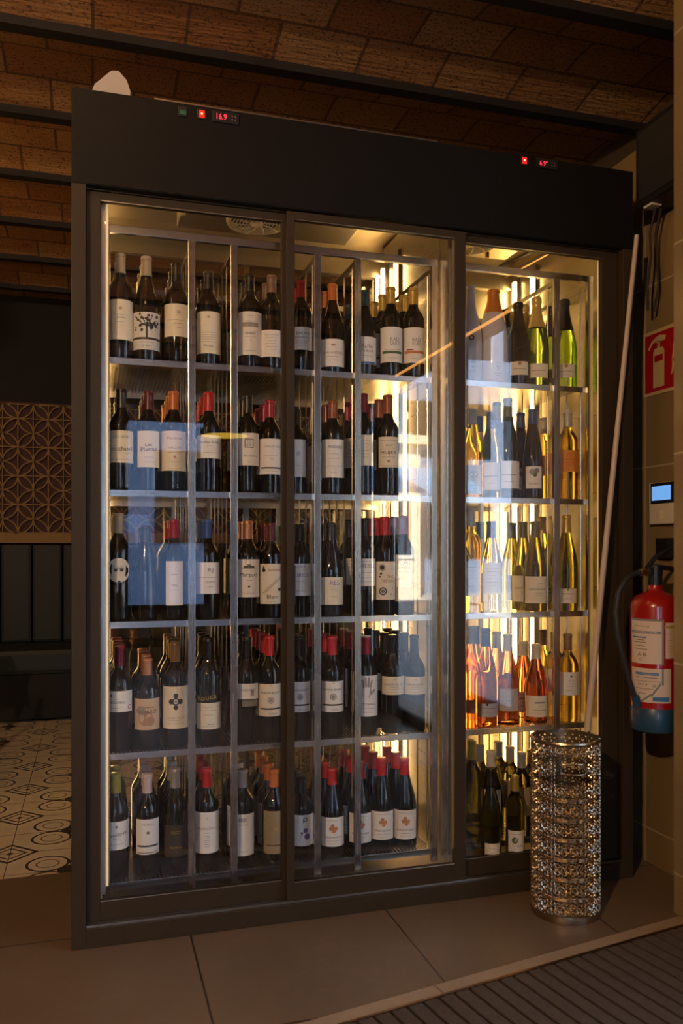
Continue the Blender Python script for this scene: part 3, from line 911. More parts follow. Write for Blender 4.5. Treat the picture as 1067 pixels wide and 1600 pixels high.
def label_art(art, w, z0, z1):
    """returns label prints in metres, x centred, z absolute"""
    H = z1 - z0
    zc = (z0 + z1) / 2

    def T(body, fx, fz, fw, ink, fh=None, rot=0):
        return ('T', body, fx * w, z0 + fz * H, fw * w, ink, None if fh is None else fh * H, rot)

    def L(fx, fz, fw, ink='L', h=.0011, rot=0):
        return ('L', fx * w, z0 + fz * H, fw * w, h, ink, rot)

    def D(fx, fz, r, ink='K'):
        return ('D', fx * w, z0 + fz * H, r * w, ink)

    def R(fx, fz, r, ink='K', t=.0008):
        return ('R', fx * w, z0 + fz * H, r * w, ink, t)
    A = {
        'crest': [T('ALBARES', 0, .55, .36, 'K', .035), L(0, .62, .6), L(0, .44, .3), L(0, .36, .26), L(0, .28, .2), R(0, .78, .09, 'T'), D(0, .78, .05, 'T')],
        'crest2': [R(.05, .74, .1, 'T'), D(.05, .74, .05, 'L'), L(0, .5, .8, 'L'), T('RESERVA', .02, .4, .3, 'K', .04), L(.05, .28, .2, 'G')],
        'crest3': [R(0, .87, .07, 'G'), D(0, .87, .04, 'T')] + [L(0, .5 - i * .055, .7 - .1 * (i % 2)) for i in range(5)] + [T('Rioja', 0, .18, .4, 'G', .07)],
        'house': [('L', 0, z0 + .70 * H, .7 * w, .014, 'L'), L(0, .78, .6, 'G'), L(0, .90, .3, 'L'), T('ROBLE', 0, .5, .4, 'K', .05), L(0, .42, .5), L(0, .34, .08, 'G'), L(0, .1, .4)],
        'lines': [L(0, .82 - i * .11, .66 - .12 * (i % 3)) for i in range(6)],
        'bold': [T('DON', .05, .72, .6, 'K', .12), T('RAMON', .05, .54, .7, 'G', .1), L(0, .4, .7), L(0, .3, .6), L(0, .18, .4)],
        'wide': [('L', 0, z0 + .78 * H, .16 * w, .006, 'T'), T('SAN ANDRES', 0, .5, .9, 'G', .09), L(0, .36, .6), L(0, .22, .4)],
        'script2': [T('Valle', 0, .66, .6, 'G', .16), T('Vieja', 0, .48, .7, 'G', .14), L(0, .3, .6), ('L', 0, z0 + .05 * H, .98 * w, .007, 'B')],
        'green': [T('RAÍZ', .12, .66, .42, 'G', .13), T('DURO', .12, .53, .42, 'G', .1), ('L', 0, z0 + .28 * H, .96 * w, .0085, 'V'), L(0, .36, .7, 'Y', .002), L(0, .12, .4)],
        'orange': [T('RAÍZ', .12, .66, .42, 'G', .13), T('DURO', .12, .53, .42, 'G', .1), ('L', 0, z0 + .3 * H, .96 * w, .0085, 'O'), L(-.2, .37, .3, 'R', .004), L(0, .12, .4)],
        'dot': [D(0, .85, .1, 'T'), L(0, .45, .7, 'G', .0018), L(0, .2, .4)],
        'dot2': [D(0, .85, .1, 'T'), L(0, .45, .7, 'G', .0018), L(0, .2, .4)],
        'plain': [L(0, .5, .7, 'G', .002), L(0, .25, .4)],
        'script': [T('DOLÇ NEGRE', .0, .8, .75, 'G', .1), T('moschatell', .02, .44, .95, 'K', .14), L(0, .3, .8, 'G'), L(0, .1, .95, 'L')],
        'sign': [T('Les', .02, .62, .3, 'K', .09, .1), T('Planas', .02, .5, .75, 'K', .12, .1), L(0, .28, .4), L(0, .14, .55)],
        'pale': [T('Hacienda', 0, .82, .6, 'T', .07), T('VALLES', 0, .58, .55, 'T', .06), L(0, .46, .6, 'T'), D(0, .35, .05, 'T'), L(0, .22, .4, 'T'), L(0, .06, .6, 'T')],
        'longline': [T('Dominio de Aire', 0, .7, .92, 'K', .13), L(0, .55, .25, 'G'), L(0, .25, .5)],
        'cost': [('R', 0, 0, 0, 'K')],
        'stripe': [T('LUNA DE VALLE', .05, .78, .8, 'G', .06), L(0, .52, .7, 'L'), T('2016', 0, .44, .16, 'G', .04), ('L', 0, z0 + .18 * H, w, .0045, 'K'), L(0, .09, .6)],
        'ozero': [T('O', .1, .62, .16, 'K', .1), L(0, .3, .3)],
        'prado': [T('PRADORO', .1, .8, .66, 'K', .07), L(0, .62, .4), L(0, .5, .5), L(0, .3, .9), L(0, .12, .3)],
        'ornate': [T('DE LA', 0, .72, .3, 'G', .06), T('MUJER', 0, .47, .85, 'K', .12), L(0, .88, .9, 'G'), L(0, .6, .7, 'G'), L(0, .34, .7, 'G'), D(0, .2, .08, 'T'), L(0, .06, .8, 'G')],
        'sun': [D(0, .68, .26, 'Y'), L(0, .3, .6), L(0, .2, .5)],
        'flower': [D(-.1, .75, .2, 'L'), D(.18, .8, .16, 'G'), D(.05, .62, .14, 'V'), R(-.1, .75, .2, 'G'), T('FLORA', 0, .22, .6, 'G', .1)],
        'thin': [R(0, .82, .06, 'K'), L(0, .55, .9, 'K', .0008), T('NARANJA', 0, .42, .55, 'R', .07), L(0, .3, .35, 'R')],
        'roundart': [L(0, .56, .5, 'G'), L(.06, .5, .6, 'G'), T('Taus', -.05, .62, .45, 'G', .12), D(.02, .03, .06, 'K')],
        'small': [L(0, .7, .4), T('Vi', 0, .45, .3, 'G', .06), L(0, .35, .4, 'L')],
        'mono': [T('RJ', .1, .74, .24, 'G', .16), L(0, .52, .95), T('CRIANZA', .1, .38, .45, 'G', .06), L(.1, .22, .3, 'G')],
        'chateau': [('L', 0, z0 + .80 * H, .5 * w, .005, 'K'), D(0, .82, .1, 'G'), L(0, .76, .62, 'K', .0015), T('Margués', 0, .58, .85, 'K', .13), L(0, .45, .3), D(0, .28, .05, 'K'), L(0, .1, .6, 'T')],
        'diagonal': [D(-.38, .84, .09, 'K'), ('L', -.38 * w, z0 + .9 * H, .006, .009, 'K'), T('Vendimia', .12, .85, .62, 'R', .08), T('Cuvée Gran Reserva', 0, .46, 1.05, 'T', .07, .75), L(.1, .5, .95, 'K', .001, .75), L(-.12, .44, .9, 'K', .001, .75),
                     D(.36, .36, .08, 'K'), T('Blanc', .05, .18, .55, 'K', .1), L(0, .06, .6, 'G')],
        'band': [L(0, .9, .5, 'P'), T('DURIUS', 0, .64, .9, 'P', .12), L(0, .45, .6), L(0, .15, .6)],
        'res': [T('RES', .12, .8, .42, 'P', .17), L(.12, .55, .3, 'G'), L(.1, .3, .3)],
        'cireres': [T('CIRERES', 0, .74, .95, 'G', .15), L(0, .9, .8, 'G'), L(0, .5, .7), L(0, .3, .6), L(0, .16, .8, 'G')],
        'motif': [D(-.22, .84, .12, 'K'), R(-.22, .84, .17, 'G', .002), D(-.28, .68, .06, 'K'), D(-.34, .6, .05, 'K'), R(-.18, .22, .2, 'K', .004), D(-.18, .22, .1, 'G'), T('TINC', .22, .6, .4, 'R', .06), T('SET NOU', .12, .48, .66, 'R', .08),
                  D(.3, .8, .03, 'R'), D(.34, .3, .03, 'K'), D(.24, .14, .03, 'K')],
        'kai': [T('KAI', -.05, .84, .75, 'P', .11), T('SOMBRA', -.05, .72, .8, 'P', .06), L(0, .63, .7, 'P'), ('L', 0, z0 + .16 * H, .98 * w, .30 * H, 'L')],
        'quinta': [T('QUINTALUNA', .04, .52, .8, 'K', .09), L(.1, .38, .4, 'G'), L(.1, .3, .3), L(.2, .75, .2, 'G')],
        'dotline': [L(0, .65, .7, 'G', .0022), L(0, .3, .45), D(0, .92, .05, 'K')],
        'begar': [D(-.4, .78, .05, 'K'), T('BEGARRES', -.12, .46, .7, 'K', .12), L(-.2, .62, .4, 'G'), L(-.2, .2, .4), R(.43, .22, .1, 'R', .0018)],
        'adaro': [D(-.05, .38, .26, 'T'), D(-.2, .62, .16, 'L'), D(.12, .28, .16, 'T'), L(0, .72, .5, 'T', .004), T('TIADARO', -.05, .58, .8, 'K', .12)],
        'cross': [D(0, .78, .09), D(0, .5, .09), D(-.17, .64, .1), D(.17, .64, .1), R(0, .64, .14, 'K', .004), D(0, .64, .05, 'L'), L(0, .72, .1, 'K', .004), T('Castillo de Or', 0, .26, .75, 'T', .05), L(0, .2, .5, 'G'), L(0, .12, .6)],
        'goldscript': [('T', 'Bouca', -.1 * w, z1 + .017, .85 * w, 'Y', .017, .15), L(0, .84, .8), L(0, .72, .75), L(0, .55, .4, 'G'), T('BRUÑAL', .1, .2, .3, 'K', .07), L(0, .1, .6)],
        'tower': [T('MAURODOS', 0, .6, .7, 'K', .13), ('L', .2 * w, z0 + .42 * H, .16 * w, .018, 'L'), ('L', .1 * w, z0 - .012, .8 * w, .019, 'G')],
        'baron': [T('BARÓN BILERO', 0, .74, .92, 'K', .075), R(0, .5, .15, 'L', .003), D(0, .5, .09, 'L'), ('L', 0, z0 + .235 * H, 1.0 * w, .005, 'K'), T('RIOJA', .1, .08, .35, 'G', .05), L(0, .95, .1, 'Y', .002)],
        'hand': [('P', [(-.18 * w, z0 + .48 * H), (.1 * w, z0 + .45 * H), (.2 * w, z0 + .6 * H), (.17 * w, z0 + .74 * H), (-.17 * w, z0 + .74 * H), (-.2 * w, z0 + .6 * H)], 'L'),
                 L(-.17, .80, .34, 'L', .0066, 1.78), L(-.05, .84, .4, 'L', .0066, 1.62), L(.07, .84, .4, 'L', .0066, 1.5), L(.18, .80, .34, 'L', .0062, 1.3), L(.27, .6, .28, 'L', .0072, .75), T('CINCO MANOS', 0, .3, .8, 'K', .05), L(0, .2, .8, 'L'), L(0, .1, .6)],
        'marq': [T('H', 0, .84, .08, 'T', .1), T('BARÓN DE LEY', 0, .58, .85, 'K', .11), L(0, .42, .4, 'G'), L(0, .14, .85, 'Y'), L(0, .3, .5, 'L')],
        'block': [('L', .1 * w, z0 + .68 * H, .5 * w, .005, 'G'), L(.15, .5, .3, 'G'), L(.1, .32, .6, 'G', .002), L(.0, .15, .3)],
        'small2': [D(.1, .82, .05, 'K'), T('A T', .1, .62, .25, 'G', .06), L(.1, .5, .3), L(.1, .4, .35), L(0, .2, .4)],
        'sandov': [D(0, .82, .05, 'G'), T('Sandoval', .05, .55, .85, 'K', .14, .15), L(0, .4, .3, 'G'), L(0, .2, .6)],
        'bars': [T('MURIEL', .02, .85, .55, 'L', .06), R(0, .62, .07, 'G', .002), D(0, .62, .04, 'G'), ('L', 0, z0 + .24 * H, w, .005, 'K'), ('L', 0, z0 + .05 * H, w, .004, 'L')],
        'goldlines': [L(0, .8, .5, 'Y'), L(0, .74, .4, 'Y'), T('ROBLE', 0, .3, .5, 'Y', .07)],
        'column': [R(0, .86, .04, 'T'), T('PROTOCOLO', 0, .6, .85, 'K', .05), T('A.R.', 0, .5, .2, 'G', .03)] + [L(0, .42 - i * .05, .22 - .05 * (i % 2), 'G') for i in range(6)],
        'barcode': [('L', (-.3 + i * .07) * w, z0 + .86 * H, .0022, .012, 'K') for i in range(7)] + [L(-.05, .74, .6), L(0, .1, .5)],
        'gold': [('P', [(-.2 * w, z0 + .72 * H), (0, z0 + .6 * H), (.2 * w, z0 + .74 * H), (.02 * w, z0 + .5 * H)], 'Y'), L(0, .4, .7, 'G'), L(0, .33, .6, 'G'), L(0, .2, .8, 'K', .003), L(0, .1, .6, 'Y')],
        'figure': [R(.1, .85, .1, 'K', .0025), L(.02, .8, .16, 'K', .0025, 1.57), D(.12, .5, .11, 'P'), D(.2, .3, .14, 'P'), D(-.05, .42, .05, 'K'), L(-.1, .3, .4, 'G', .0015, 1.2)],
        'rosette': [D(0, .62, .10, 'O'), D(-.1, .62, .08, 'T'), D(.11, .62, .08, 'O'), D(-.02, .72, .08, 'T'), D(.03, .53, .08, 'O'), R(0, .62, .17, 'R', .0007), T('BORDA DE MURO', 0, .32, .8, 'K', .07), L(0, .2, .6), L(0, .1, .5), L(0, .9, .8)],
        'tree': [],
        'head': [], 'tree2': [], 'none': [],
        'swirl': [D(-.12, .55, .2, 'V'), D(-.05, .55, .1, 'W'), D(.0, .52, .06, 'V'), T('SILEX', .2, .3, .4, 'V', .1), L(0, .85, .7)],
    }
    pr = A.get(art, [L(0, .5, .6)])
    if art == 'cost':
        cx, cz, q = 0, z0 + .68 * H, .0125
        pr = [('L', cx, cz + q, 2 * q + .002, .0022, 'K'), ('L', cx, cz - q, 2 * q + .002, .0022, 'K'), ('L', cx - q, cz, .0022, 2 * q, 'K'), ('L', cx + q, cz, .0022, 2 * q, 'K'),
              ('T', 'CO', cx, cz + .0055, .015, 'K', .007), ('T', 'ST', cx, cz - .0055, .015, 'K', .007), T('del Siurana', .1, .3, .7, 'V', .06), L(0, .1, .1, 'O', .002)]
    if art == 'tree':
        rnd = random.Random(3)
        zt = z0 + .34 * H
        pr = [('L', 0, zt + .02, .005, .045, 'K'), ('L', 0, z0 + .31 * H, w, .004, 'K'), ('L', -.0, z0 + .2 * H, .5 * w, .0012, 'G'), ('L', 0, z0 + .1 * H, .35 * w, .0012, 'G')]
        for i in range(46):
            pr.append(('D', rnd.uniform(-.46, .46) * w, zt + rnd.uniform(.018, .068), rnd.uniform(.0015, .0048), 'K'))
        for a in (.6, 1.1, 2.0, 2.5, 1.5):
            pr.append(('L', .018 * math.cos(a), zt + .032 + .014 * math.sin(a), .04, .0022, 'K', a))
    if art == 'head':
        pr = [('D', .002, z0 + .055, .007, 'K'), ('D', .007, z0 + .046, .004, 'W'), ('L', .002, z0 + .04, .008, .005, 'K'), ('T', 'A. RAMA', 0, z0 + .027, .022, 'K', .004), ('L', 0, z0 + .02, .018, .001, 'G'), ('R', -.002, z0 + .135, .009, 'K', .004)]
    if art == 'tree2':
        pr = [('R', .012, z0 + .052, .008, 'G', .0009), ('L', .012, z0 + .038, .0012, .014, 'G'), ('L', .009, z0 + .046, .001, .012, 'G', 1.2), ('T', 'A. RAMA', .012, z0 + .022, .026, 'G', .0045), ('L', .012, z0 + .015, .018, .001, 'G')]
    return pr


def bottle_parts(root, row):
    s, x, y, h, z0, z1, w, shape, glass, cap, lc, art, rows, key = row
    r = RAD[shape]
    out = []

    def add(name, me, parent=root):
        o = bpy.data.objects.new(name, me)
        COL.objects.link(o)
        o.parent = parent
        out.append(o)
        return o
    add('bottle_body', body_mesh(shape, glass, h))
    add('capsule', cap_mesh(shape, cap, h))
    if cap == 'crimsonwhite' or cap == 'crimsontop':
        add('capsule_tip', MB().lathe([(r * .44, h - .006), (r * .44, h + .0015), (0, h + .0015)], 18).mesh('capsule_tip', M['c_white' if cap == 'crimsonwhite' else 'c_crimson'], True))
    if lc == 'none' and z1 > 0:
        add_print(root, label_art(art, w, 0.01, .11), lambda a, b: ((r + .0006) * math.sin(a / r), -(r + .0006) * math.cos(a / r), b), 'bottle_print')
    elif lc != 'none':
        rr = r + .0006
        half = min(w / 2 / r, .97)
        ang = math.asin(half) * 1.0
        aw = 2 * ang * rr
        zz0, zz1 = z0, z1
        n = 14
        bm = MB()
        if lc == 'round':
            R_ = (z1 - z0) / 2
            zc = (z0 + z1) / 2
            pts = [(R_ * math.cos(2 * PI * i / 32), zc + R_ * math.sin(2 * PI * i / 32)) for i in range(32)]
            c = bm.bm.verts.new((0, -rr, zc))
            ring1 = [bm.bm.verts.new((rr * math.sin(a * .5 / rr), -rr * math.cos(a * .5 / rr), zc + (b - zc) * .5)) for a, b in pts]
            ring = [bm.bm.verts.new((rr * math.sin(a / rr), -rr * math.cos(a / rr), b)) for a, b in pts]
            for i in range(32):
                j = (i + 1) % 32
                bm.bm.faces.new((c, ring1[i], ring1[j]))
                bm.bm.faces.new((ring1[i], ring[i], ring[j], ring1[j]))
            aw = 2 * R_
        else:
            if art == 'tree':
                bands = [(z0, z0 + .27 * (z1 - z0)), (z0 + .31 * (z1 - z0), z1)]
            elif art == 'kai':
                bands = [(z0, z1)]
            else:
                bands = [(z0, z1)]
            for a0, a1 in bands:
                for i in range(n):
                    t0, t1 = -ang + 2 * ang * i / n, -ang + 2 * ang * (i + 1) / n
                    bm.poly([(rr * math.sin(t0), -rr * math.cos(t0), a0), (rr * math.sin(t1), -rr * math.cos(t1), a0), (rr * math.sin(t1), -rr * math.cos(t1), a1), (rr * math.sin(t0), -rr * math.cos(t0), a1)])
        lo = add('label', bm.mesh('label', M['l_' + lc], 'all'))
        ri = rr + .0005
        add_print(lo, label_art(art, min(aw, w * 1.05), zz0, zz1), lambda a, b: (ri * math.sin(a / ri), -ri * math.cos(a / ri), b))
    return out


def copy_tree(o, parent=None):
    c = o.copy()
    COL.objects.link(c)
    c.parent = parent
    for ch in list(o.children):
        copy_tree(ch, c)
    return c


ROWS = [
[0, 0.078, 2.536, 0.317, 0.057, 0.174, 0.074, 'bordeaux', 'dark', 'tan', 'cream', 'crest', 4, 'tall cream label'],
[0, 0.153, 2.539, 0.316, 0.033, 0.143, 0.077, 'burgundy', 'dark', 'tan', 'photo', 'tree', 4, 'tree picture label'],
[0, 0.241, 2.536, 0.305, 0.078, 0.175, 0.076, 'bordeaux', 'dark', 'black', 'cream', 'crest2', 4, 'crested cream label'],
[0, 0.337, 2.536, 0.289, 0.034, 0.16, 0.069, 'bordeaux', 'dark', 'black', 'cream', 'crest3', 4, 'long off-white label'],
[0, 0.463, 2.536, 0.293, 0.038, 0.17, 0.07, 'bordeaux', 'dark', 'black', 'white', 'house', 4, 'drawn building label'],
[0, 0.531, 2.536, 0.296, 0.037, 0.119, 0.067, 'bordeaux', 'dark', 'rosewood', 'white', 'lines', 3, 'low narrow white label'],
[0, 0.625, 2.536, 0.287, 0.065, 0.136, 0.067, 'bordeaux', 'dark', 'red', 'white', 'bold', 4, 'half hidden white label'],
[0, 0.728, 2.539, 0.287, 0.02, 0.106, 0.072, 'burgundy', 'dark', 'orange', 'white', 'wide', 3, 'wide lettered white label'],
[0, 0.835, 2.539, 0.276, 0.034, 0.121, 0.069, 'burgundy', 'dark', 'teal', 'white', 'script2', 3, 'blue edged white label'],
[0, 0.925, 2.536, 0.294, 0.046, 0.159, 0.07, 'bordeaux', 'dark', 'gold', 'white', 'green', 4, 'green ribbon label'],
[0, 1.003, 2.536, 0.299, 0.049, 0.163, 0.07, 'bordeaux', 'dark', 'gold', 'white', 'orange', 4, 'orange ribbon label'],
[0, 1.209, 2.536, 0.326, 0.008, 0.201, 0.063, 'tall', 'whiteglass', 'white', 'none', 'head', 2, 'portrait printed on white glass'],
[0, 1.298, 2.549, 0.323, 0.017, 0.112, 0.094, 'magnum', 'whiteglass', 'orangefoil', 'none', 'tree2', 1, 'orange foil on a wide white body'],
[0, 1.386, 2.541, 0.285, 0.033, 0.078, 0.058, 'champagne', 'dark', 'black', 'cream', 'dot', 3, 'small cream label under black foil'],
[0, 1.457, 2.541, 0.308, 0.028, 0.076, 0.065, 'champagne', 'green', 'goldfoil', 'cream', 'plain', 3, 'small cream label under gold foil'],
[0, 1.566, 2.541, 0.311, 0.035, 0.081, 0.059, 'champagne', 'lime', 'black', 'cream', 'dot2', 2, 'lime glow in the glass'],
[1, 0.081, 2.536, 0.301, 0.081, 0.175, 0.067, 'bordeaux', 'dark', 'black', 'cream', 'script', 4, 'two line script label'],
[1, 0.159, 2.536, 0.298, 0.07, 0.177, 0.062, 'bordeaux', 'dark', 'maroon', 'cream', 'sign', 4, 'signature label'],
[1, 0.232, 2.536, 0.302, 0.062, 0.18, 0.072, 'bordeaux', 'dark', 'orange', 'cream', 'pale', 4, 'pale red print label'],
[1, 0.337, 2.536, 0.304, 0.102, 0.172, 0.073, 'bordeaux', 'dark', 'red', 'white', 'longline', 4, 'short wide white label'],
[1, 0.457, 2.536, 0.303, 0.084, 0.183, 0.062, 'bordeaux', 'dark', 'black', 'white', 'cost', 3, 'square letter block label'],
[1, 0.527, 2.536, 0.29, 0.059, 0.168, 0.068, 'bordeaux', 'dark', 'crimson', 'white', 'stripe', 4, 'dark striped white label'],
[1, 0.608, 2.536, 0.267, 0.053, 0.169, 0.059, 'bordeaux', 'dark', 'black', 'white', 'ozero', 4, 'single letter label'],
[1, 0.729, 2.536, 0.299, 0.054, 0.174, 0.068, 'bordeaux', 'dark', 'rust', 'white', 'prado', 3, 'rounded white label'],
[1, 0.83, 2.536, 0.327, 0.095, 0.192, 0.057, 'bordeaux', 'dark', 'crimson', 'cream', 'lines', 3, 'faded cream label'],
[1, 0.914, 2.536, 0.327, 0.091, 0.189, 0.061, 'bordeaux', 'dark', 'rust', 'cream', 'ornate', 3, 'densely printed label'],
[1, 1.213, 2.534, 0.296, 0.011, 0.108, 0.051, 'flute', 'yellow', 'clearcap', 'cream', 'sun', 2, 'yellow sun label'],
[1, 1.28, 2.536, 0.288, 0.027, 0.118, 0.059, 'tall', 'clear', 'blue', 'white', 'plain', 2, 'pale glass with blue foil'],
[1, 1.346, 2.539, 0.34, 0.033, 0.125, 0.073, 'burgundy', 'dark', 'olive', 'white', 'plain', 2, 'wide pale label'],
[1, 1.438, 2.534, 0.307, 0.035, 0.11, 0.052, 'flute', 'dark', 'blue', 'white', 'flower', 3, 'flower sketch label'],
[1, 1.575, 2.536, 0.309, 0.095, 0.169, 0.07, 'bordeaux', 'amber', 'clearcap', 'orangelab', 'thin', 3, 'orange label'],
[2, 0.072, 2.536, 0.316, 0.114, 0.185, 0.063, 'bordeaux', 'dark', 'tan', 'round', 'roundart', 4, 'round label'],
[2, 0.151, 2.534, 0.279, 0, 0, 0.0, 'flute', 'dark', 'black', 'none', 'none', 3, 'no label facing the door'],
[2, 0.234, 2.536, 0.299, 0.044, 0.175, 0.049, 'bordeaux', 'dark', 'crimson', 'white', 'small', 4, 'tall narrow white label'],
[2, 0.333, 2.536, 0.3, 0.077, 0.171, 0.069, 'bordeaux', 'dark', 'blue', 'white', 'mono', 3, 'blue foil and monogram label'],
[2, 0.457, 2.536, 0.298, 0.065, 0.18, 0.066, 'bordeaux', 'dark', 'copper', 'white', 'chateau', 4, 'chateau drawing label'],
[2, 0.529, 2.536, 0.292, 0.043, 0.166, 0.067, 'bordeaux', 'dark', 'maroon', 'cream', 'diagonal', 3, 'diagonal script label'],
[2, 0.621, 2.536, 0.289, 0.067, 0.166, 0.063, 'bordeaux', 'dark', 'black', 'white', 'band', 4, 'purple band label'],
[2, 0.724, 2.541, 0.294, 0.037, 0.123, 0.072, 'magnumred', 'dark', 'black', 'cream', 'res', 2, 'purple lettered cream label'],
[2, 0.834, 2.536, 0.31, 0.094, 0.181, 0.065, 'bordeaux', 'dark', 'black', 'white', 'cireres', 3, 'pale capital letter label'],
[2, 0.903, 2.536, 0.315, 0.05, 0.172, 0.061, 'bordeaux', 'dark', 'red', 'cream', 'motif', 3, 'red and black motif label'],
[2, 0.967, 2.536, 0.319, 0.043, 0.193, 0.053, 'bordeaux', 'dark', 'lilac', 'white', 'kai', 3, 'lilac foil and striped label'],
[2, 1.207, 2.536, 0.352, 0.056, 0.173, 0.055, 'bordeaux', 'amber', 'clearcap', 'white', 'lines', 2, 'blurred white label'],
[2, 1.284, 2.539, 0.304, 0.061, 0.167, 0.059, 'burgundy', 'clear', 'blue', 'white', 'lines', 2, 'grey white label'],
[2, 1.45, 2.539, 0.306, 0.028, 0.119, 0.071, 'burgundy', 'olive', 'olive', 'cream', 'quinta', 3, 'cream label with wide capitals'],
[2, 1.572, 2.539, 0.329, 0.026, 0.076, 0.059, 'burgundy', 'olive', 'gold', 'cream', 'dotline', 3, 'low cream label'],
[3, 0.076, 2.536, 0.304, 0.117, 0.178, 0.067, 'bordeaux', 'dark', 'crimsontop', 'white', 'begar', 4, 'short white label with red ring'],
[3, 0.155, 2.536, 0.267, 0.06, 0.152, 0.083, 'bordeaux', 'dark', 'copper', 'tanlab', 'adaro', 4, 'tan picture label'],
[3, 0.237, 2.536, 0.312, 0.059, 0.184, 0.076, 'bordeaux', 'dark', 'brown', 'cream', 'cross', 4, 'black cross label'],
[3, 0.337, 2.536, 0.321, 0.051, 0.13, 0.071, 'bordeaux', 'dark', 'black', 'cream', 'goldscript', 4, 'gold script above a cream label'],
[3, 0.455, 2.536, 0.321, 0.135, 0.182, 0.062, 'bordeaux', 'dark', 'black', 'white', 'tower', 3, 'grey strip under white label'],
[3, 0.525, 2.536, 0.321, 0.079, 0.178, 0.067, 'bordeaux', 'dark', 'red', 'cream', 'baron', 4, 'black line across cream label'],
[3, 0.619, 2.536, 0.318, 0.087, 0.18, 0.063, 'bordeaux', 'dark', 'black', 'white', 'baron', 4, 'barely showing black lined label'],
[3, 0.727, 2.536, 0.315, 0.081, 0.177, 0.068, 'bordeaux', 'dark', 'red', 'white', 'baron', 4, 'black lined label in the narrow bay'],
[3, 0.84, 2.536, 0.312, 0.061, 0.19, 0.073, 'bordeaux', 'dark', 'crimsonwhite', 'white', 'hand', 4, 'hand print label'],
[3, 0.93, 2.536, 0.313, 0.125, 0.183, 0.072, 'bordeaux', 'dark', 'black', 'cream', 'marq', 4, 'yellowish short label'],
[3, 1.005, 2.536, 0.311, 0.122, 0.179, 0.068, 'bordeaux', 'dark', 'black', 'cream', 'marq', 4, 'yellowish label nearest the partition'],
[3, 1.211, 2.534, 0.333, 0, 0, 0.0, 'flute', 'rose', 'cork', 'none', 'none', 2, 'striped cork and no label'],
[3, 1.265, 2.539, 0.325, 0.035, 0.079, 0.072, 'burgundy', 'rose', 'blue', 'silver', 'dotline', 2, 'blue cap and rosy glass'],
[3, 1.346, 2.539, 0.303, 0.05, 0.124, 0.06, 'burgundy', 'rose', 'clearcap', 'silver', 'small', 2, 'pale square label'],
[3, 1.453, 2.539, 0.267, 0.024, 0.095, 0.071, 'burgundy', 'deeprose', 'whitecap', 'cream', 'block', 2, 'deep red glass'],
[3, 1.575, 2.536, 0.297, 0.091, 0.17, 0.07, 'bordeaux', 'amber', 'brown', 'white', 'small2', 3, 'brown capped yellow glass'],
[4, 0.065, 2.536, 0.306, 0.091, 0.173, 0.071, 'bordeaux', 'dark', 'yellowtop', 'white', 'sandov', 4, 'slanted signature label'],
[4, 0.155, 2.536, 0.297, 0.069, 0.172, 0.064, 'bordeaux', 'dark', 'pinkwhite', 'white', 'bars', 4, 'two banded white label'],
[4, 0.237, 2.536, 0.308, 0.053, 0.147, 0.064, 'bordeaux', 'dark', 'silver', 'darklab', 'goldlines', 4, 'gold lined dark label'],
[4, 0.331, 2.536, 0.301, 0.054, 0.177, 0.071, 'bordeaux', 'dark', 'red', 'white', 'column', 4, 'tall narrow print label'],
[4, 0.441, 2.536, 0.289, 0.035, 0.161, 0.066, 'bordeaux', 'dark', 'silver', 'white', 'barcode', 3, 'blocky lines at its label top'],
[4, 0.539, 2.536, 0.281, 0.031, 0.162, 0.067, 'bordeaux', 'dark', 'orange', 'parchment', 'gold', 4, 'brown parchment label'],
[4, 0.627, 2.536, 0.249, 0.046, 0.142, 0.067, 'bordeaux', 'dark', 'black', 'white', 'figure', 3, 'ink figure label'],
[4, 0.728, 2.539, 0.27, 0.034, 0.125, 0.07, 'burgundy', 'dark', 'red', 'white', 'rosette', 3, 'orange rosette label'],
[4, 0.82, 2.539, 0.284, 0.036, 0.129, 0.069, 'burgundy', 'dark', 'red', 'white', 'rosette', 3, 'half covered rosette label'],
[4, 0.894, 2.539, 0.291, 0.039, 0.129, 0.067, 'burgundy', 'dark', 'red', 'white', 'rosette', 3, 'rosette label second from partition'],
[4, 0.973, 2.539, 0.285, 0.033, 0.126, 0.07, 'burgundy', 'dark', 'red', 'white', 'rosette', 3, 'rosette label nearest partition'],
[4, 1.211, 2.536, 0.325, 0, 0, 0.0, 'bordeaux', 'olivedark', 'yellowtop', 'none', 'none', 3, 'yellow foil beside the partition'],
[4, 1.284, 2.539, 0.287, 0.05, 0.166, 0.055, 'burgundy', 'olivedark', 'whitecap', 'cream', 'small', 3, 'white foil above dark shoulders'],
[4, 1.397, 2.536, 0.275, 0.069, 0.165, 0.06, 'bordeaux', 'olivedark', 'silver', 'parchment', 'lines', 3, 'yellowed parchment label'],
[4, 1.483, 2.536, 0.258, 0.031, 0.139, 0.061, 'bordeaux', 'olivedark', 'olive', 'parchment', 'lines', 2, 'label hidden by the umbrella stand'],
]
ORD = ['', 'second', 'third', 'fourth', 'fifth']


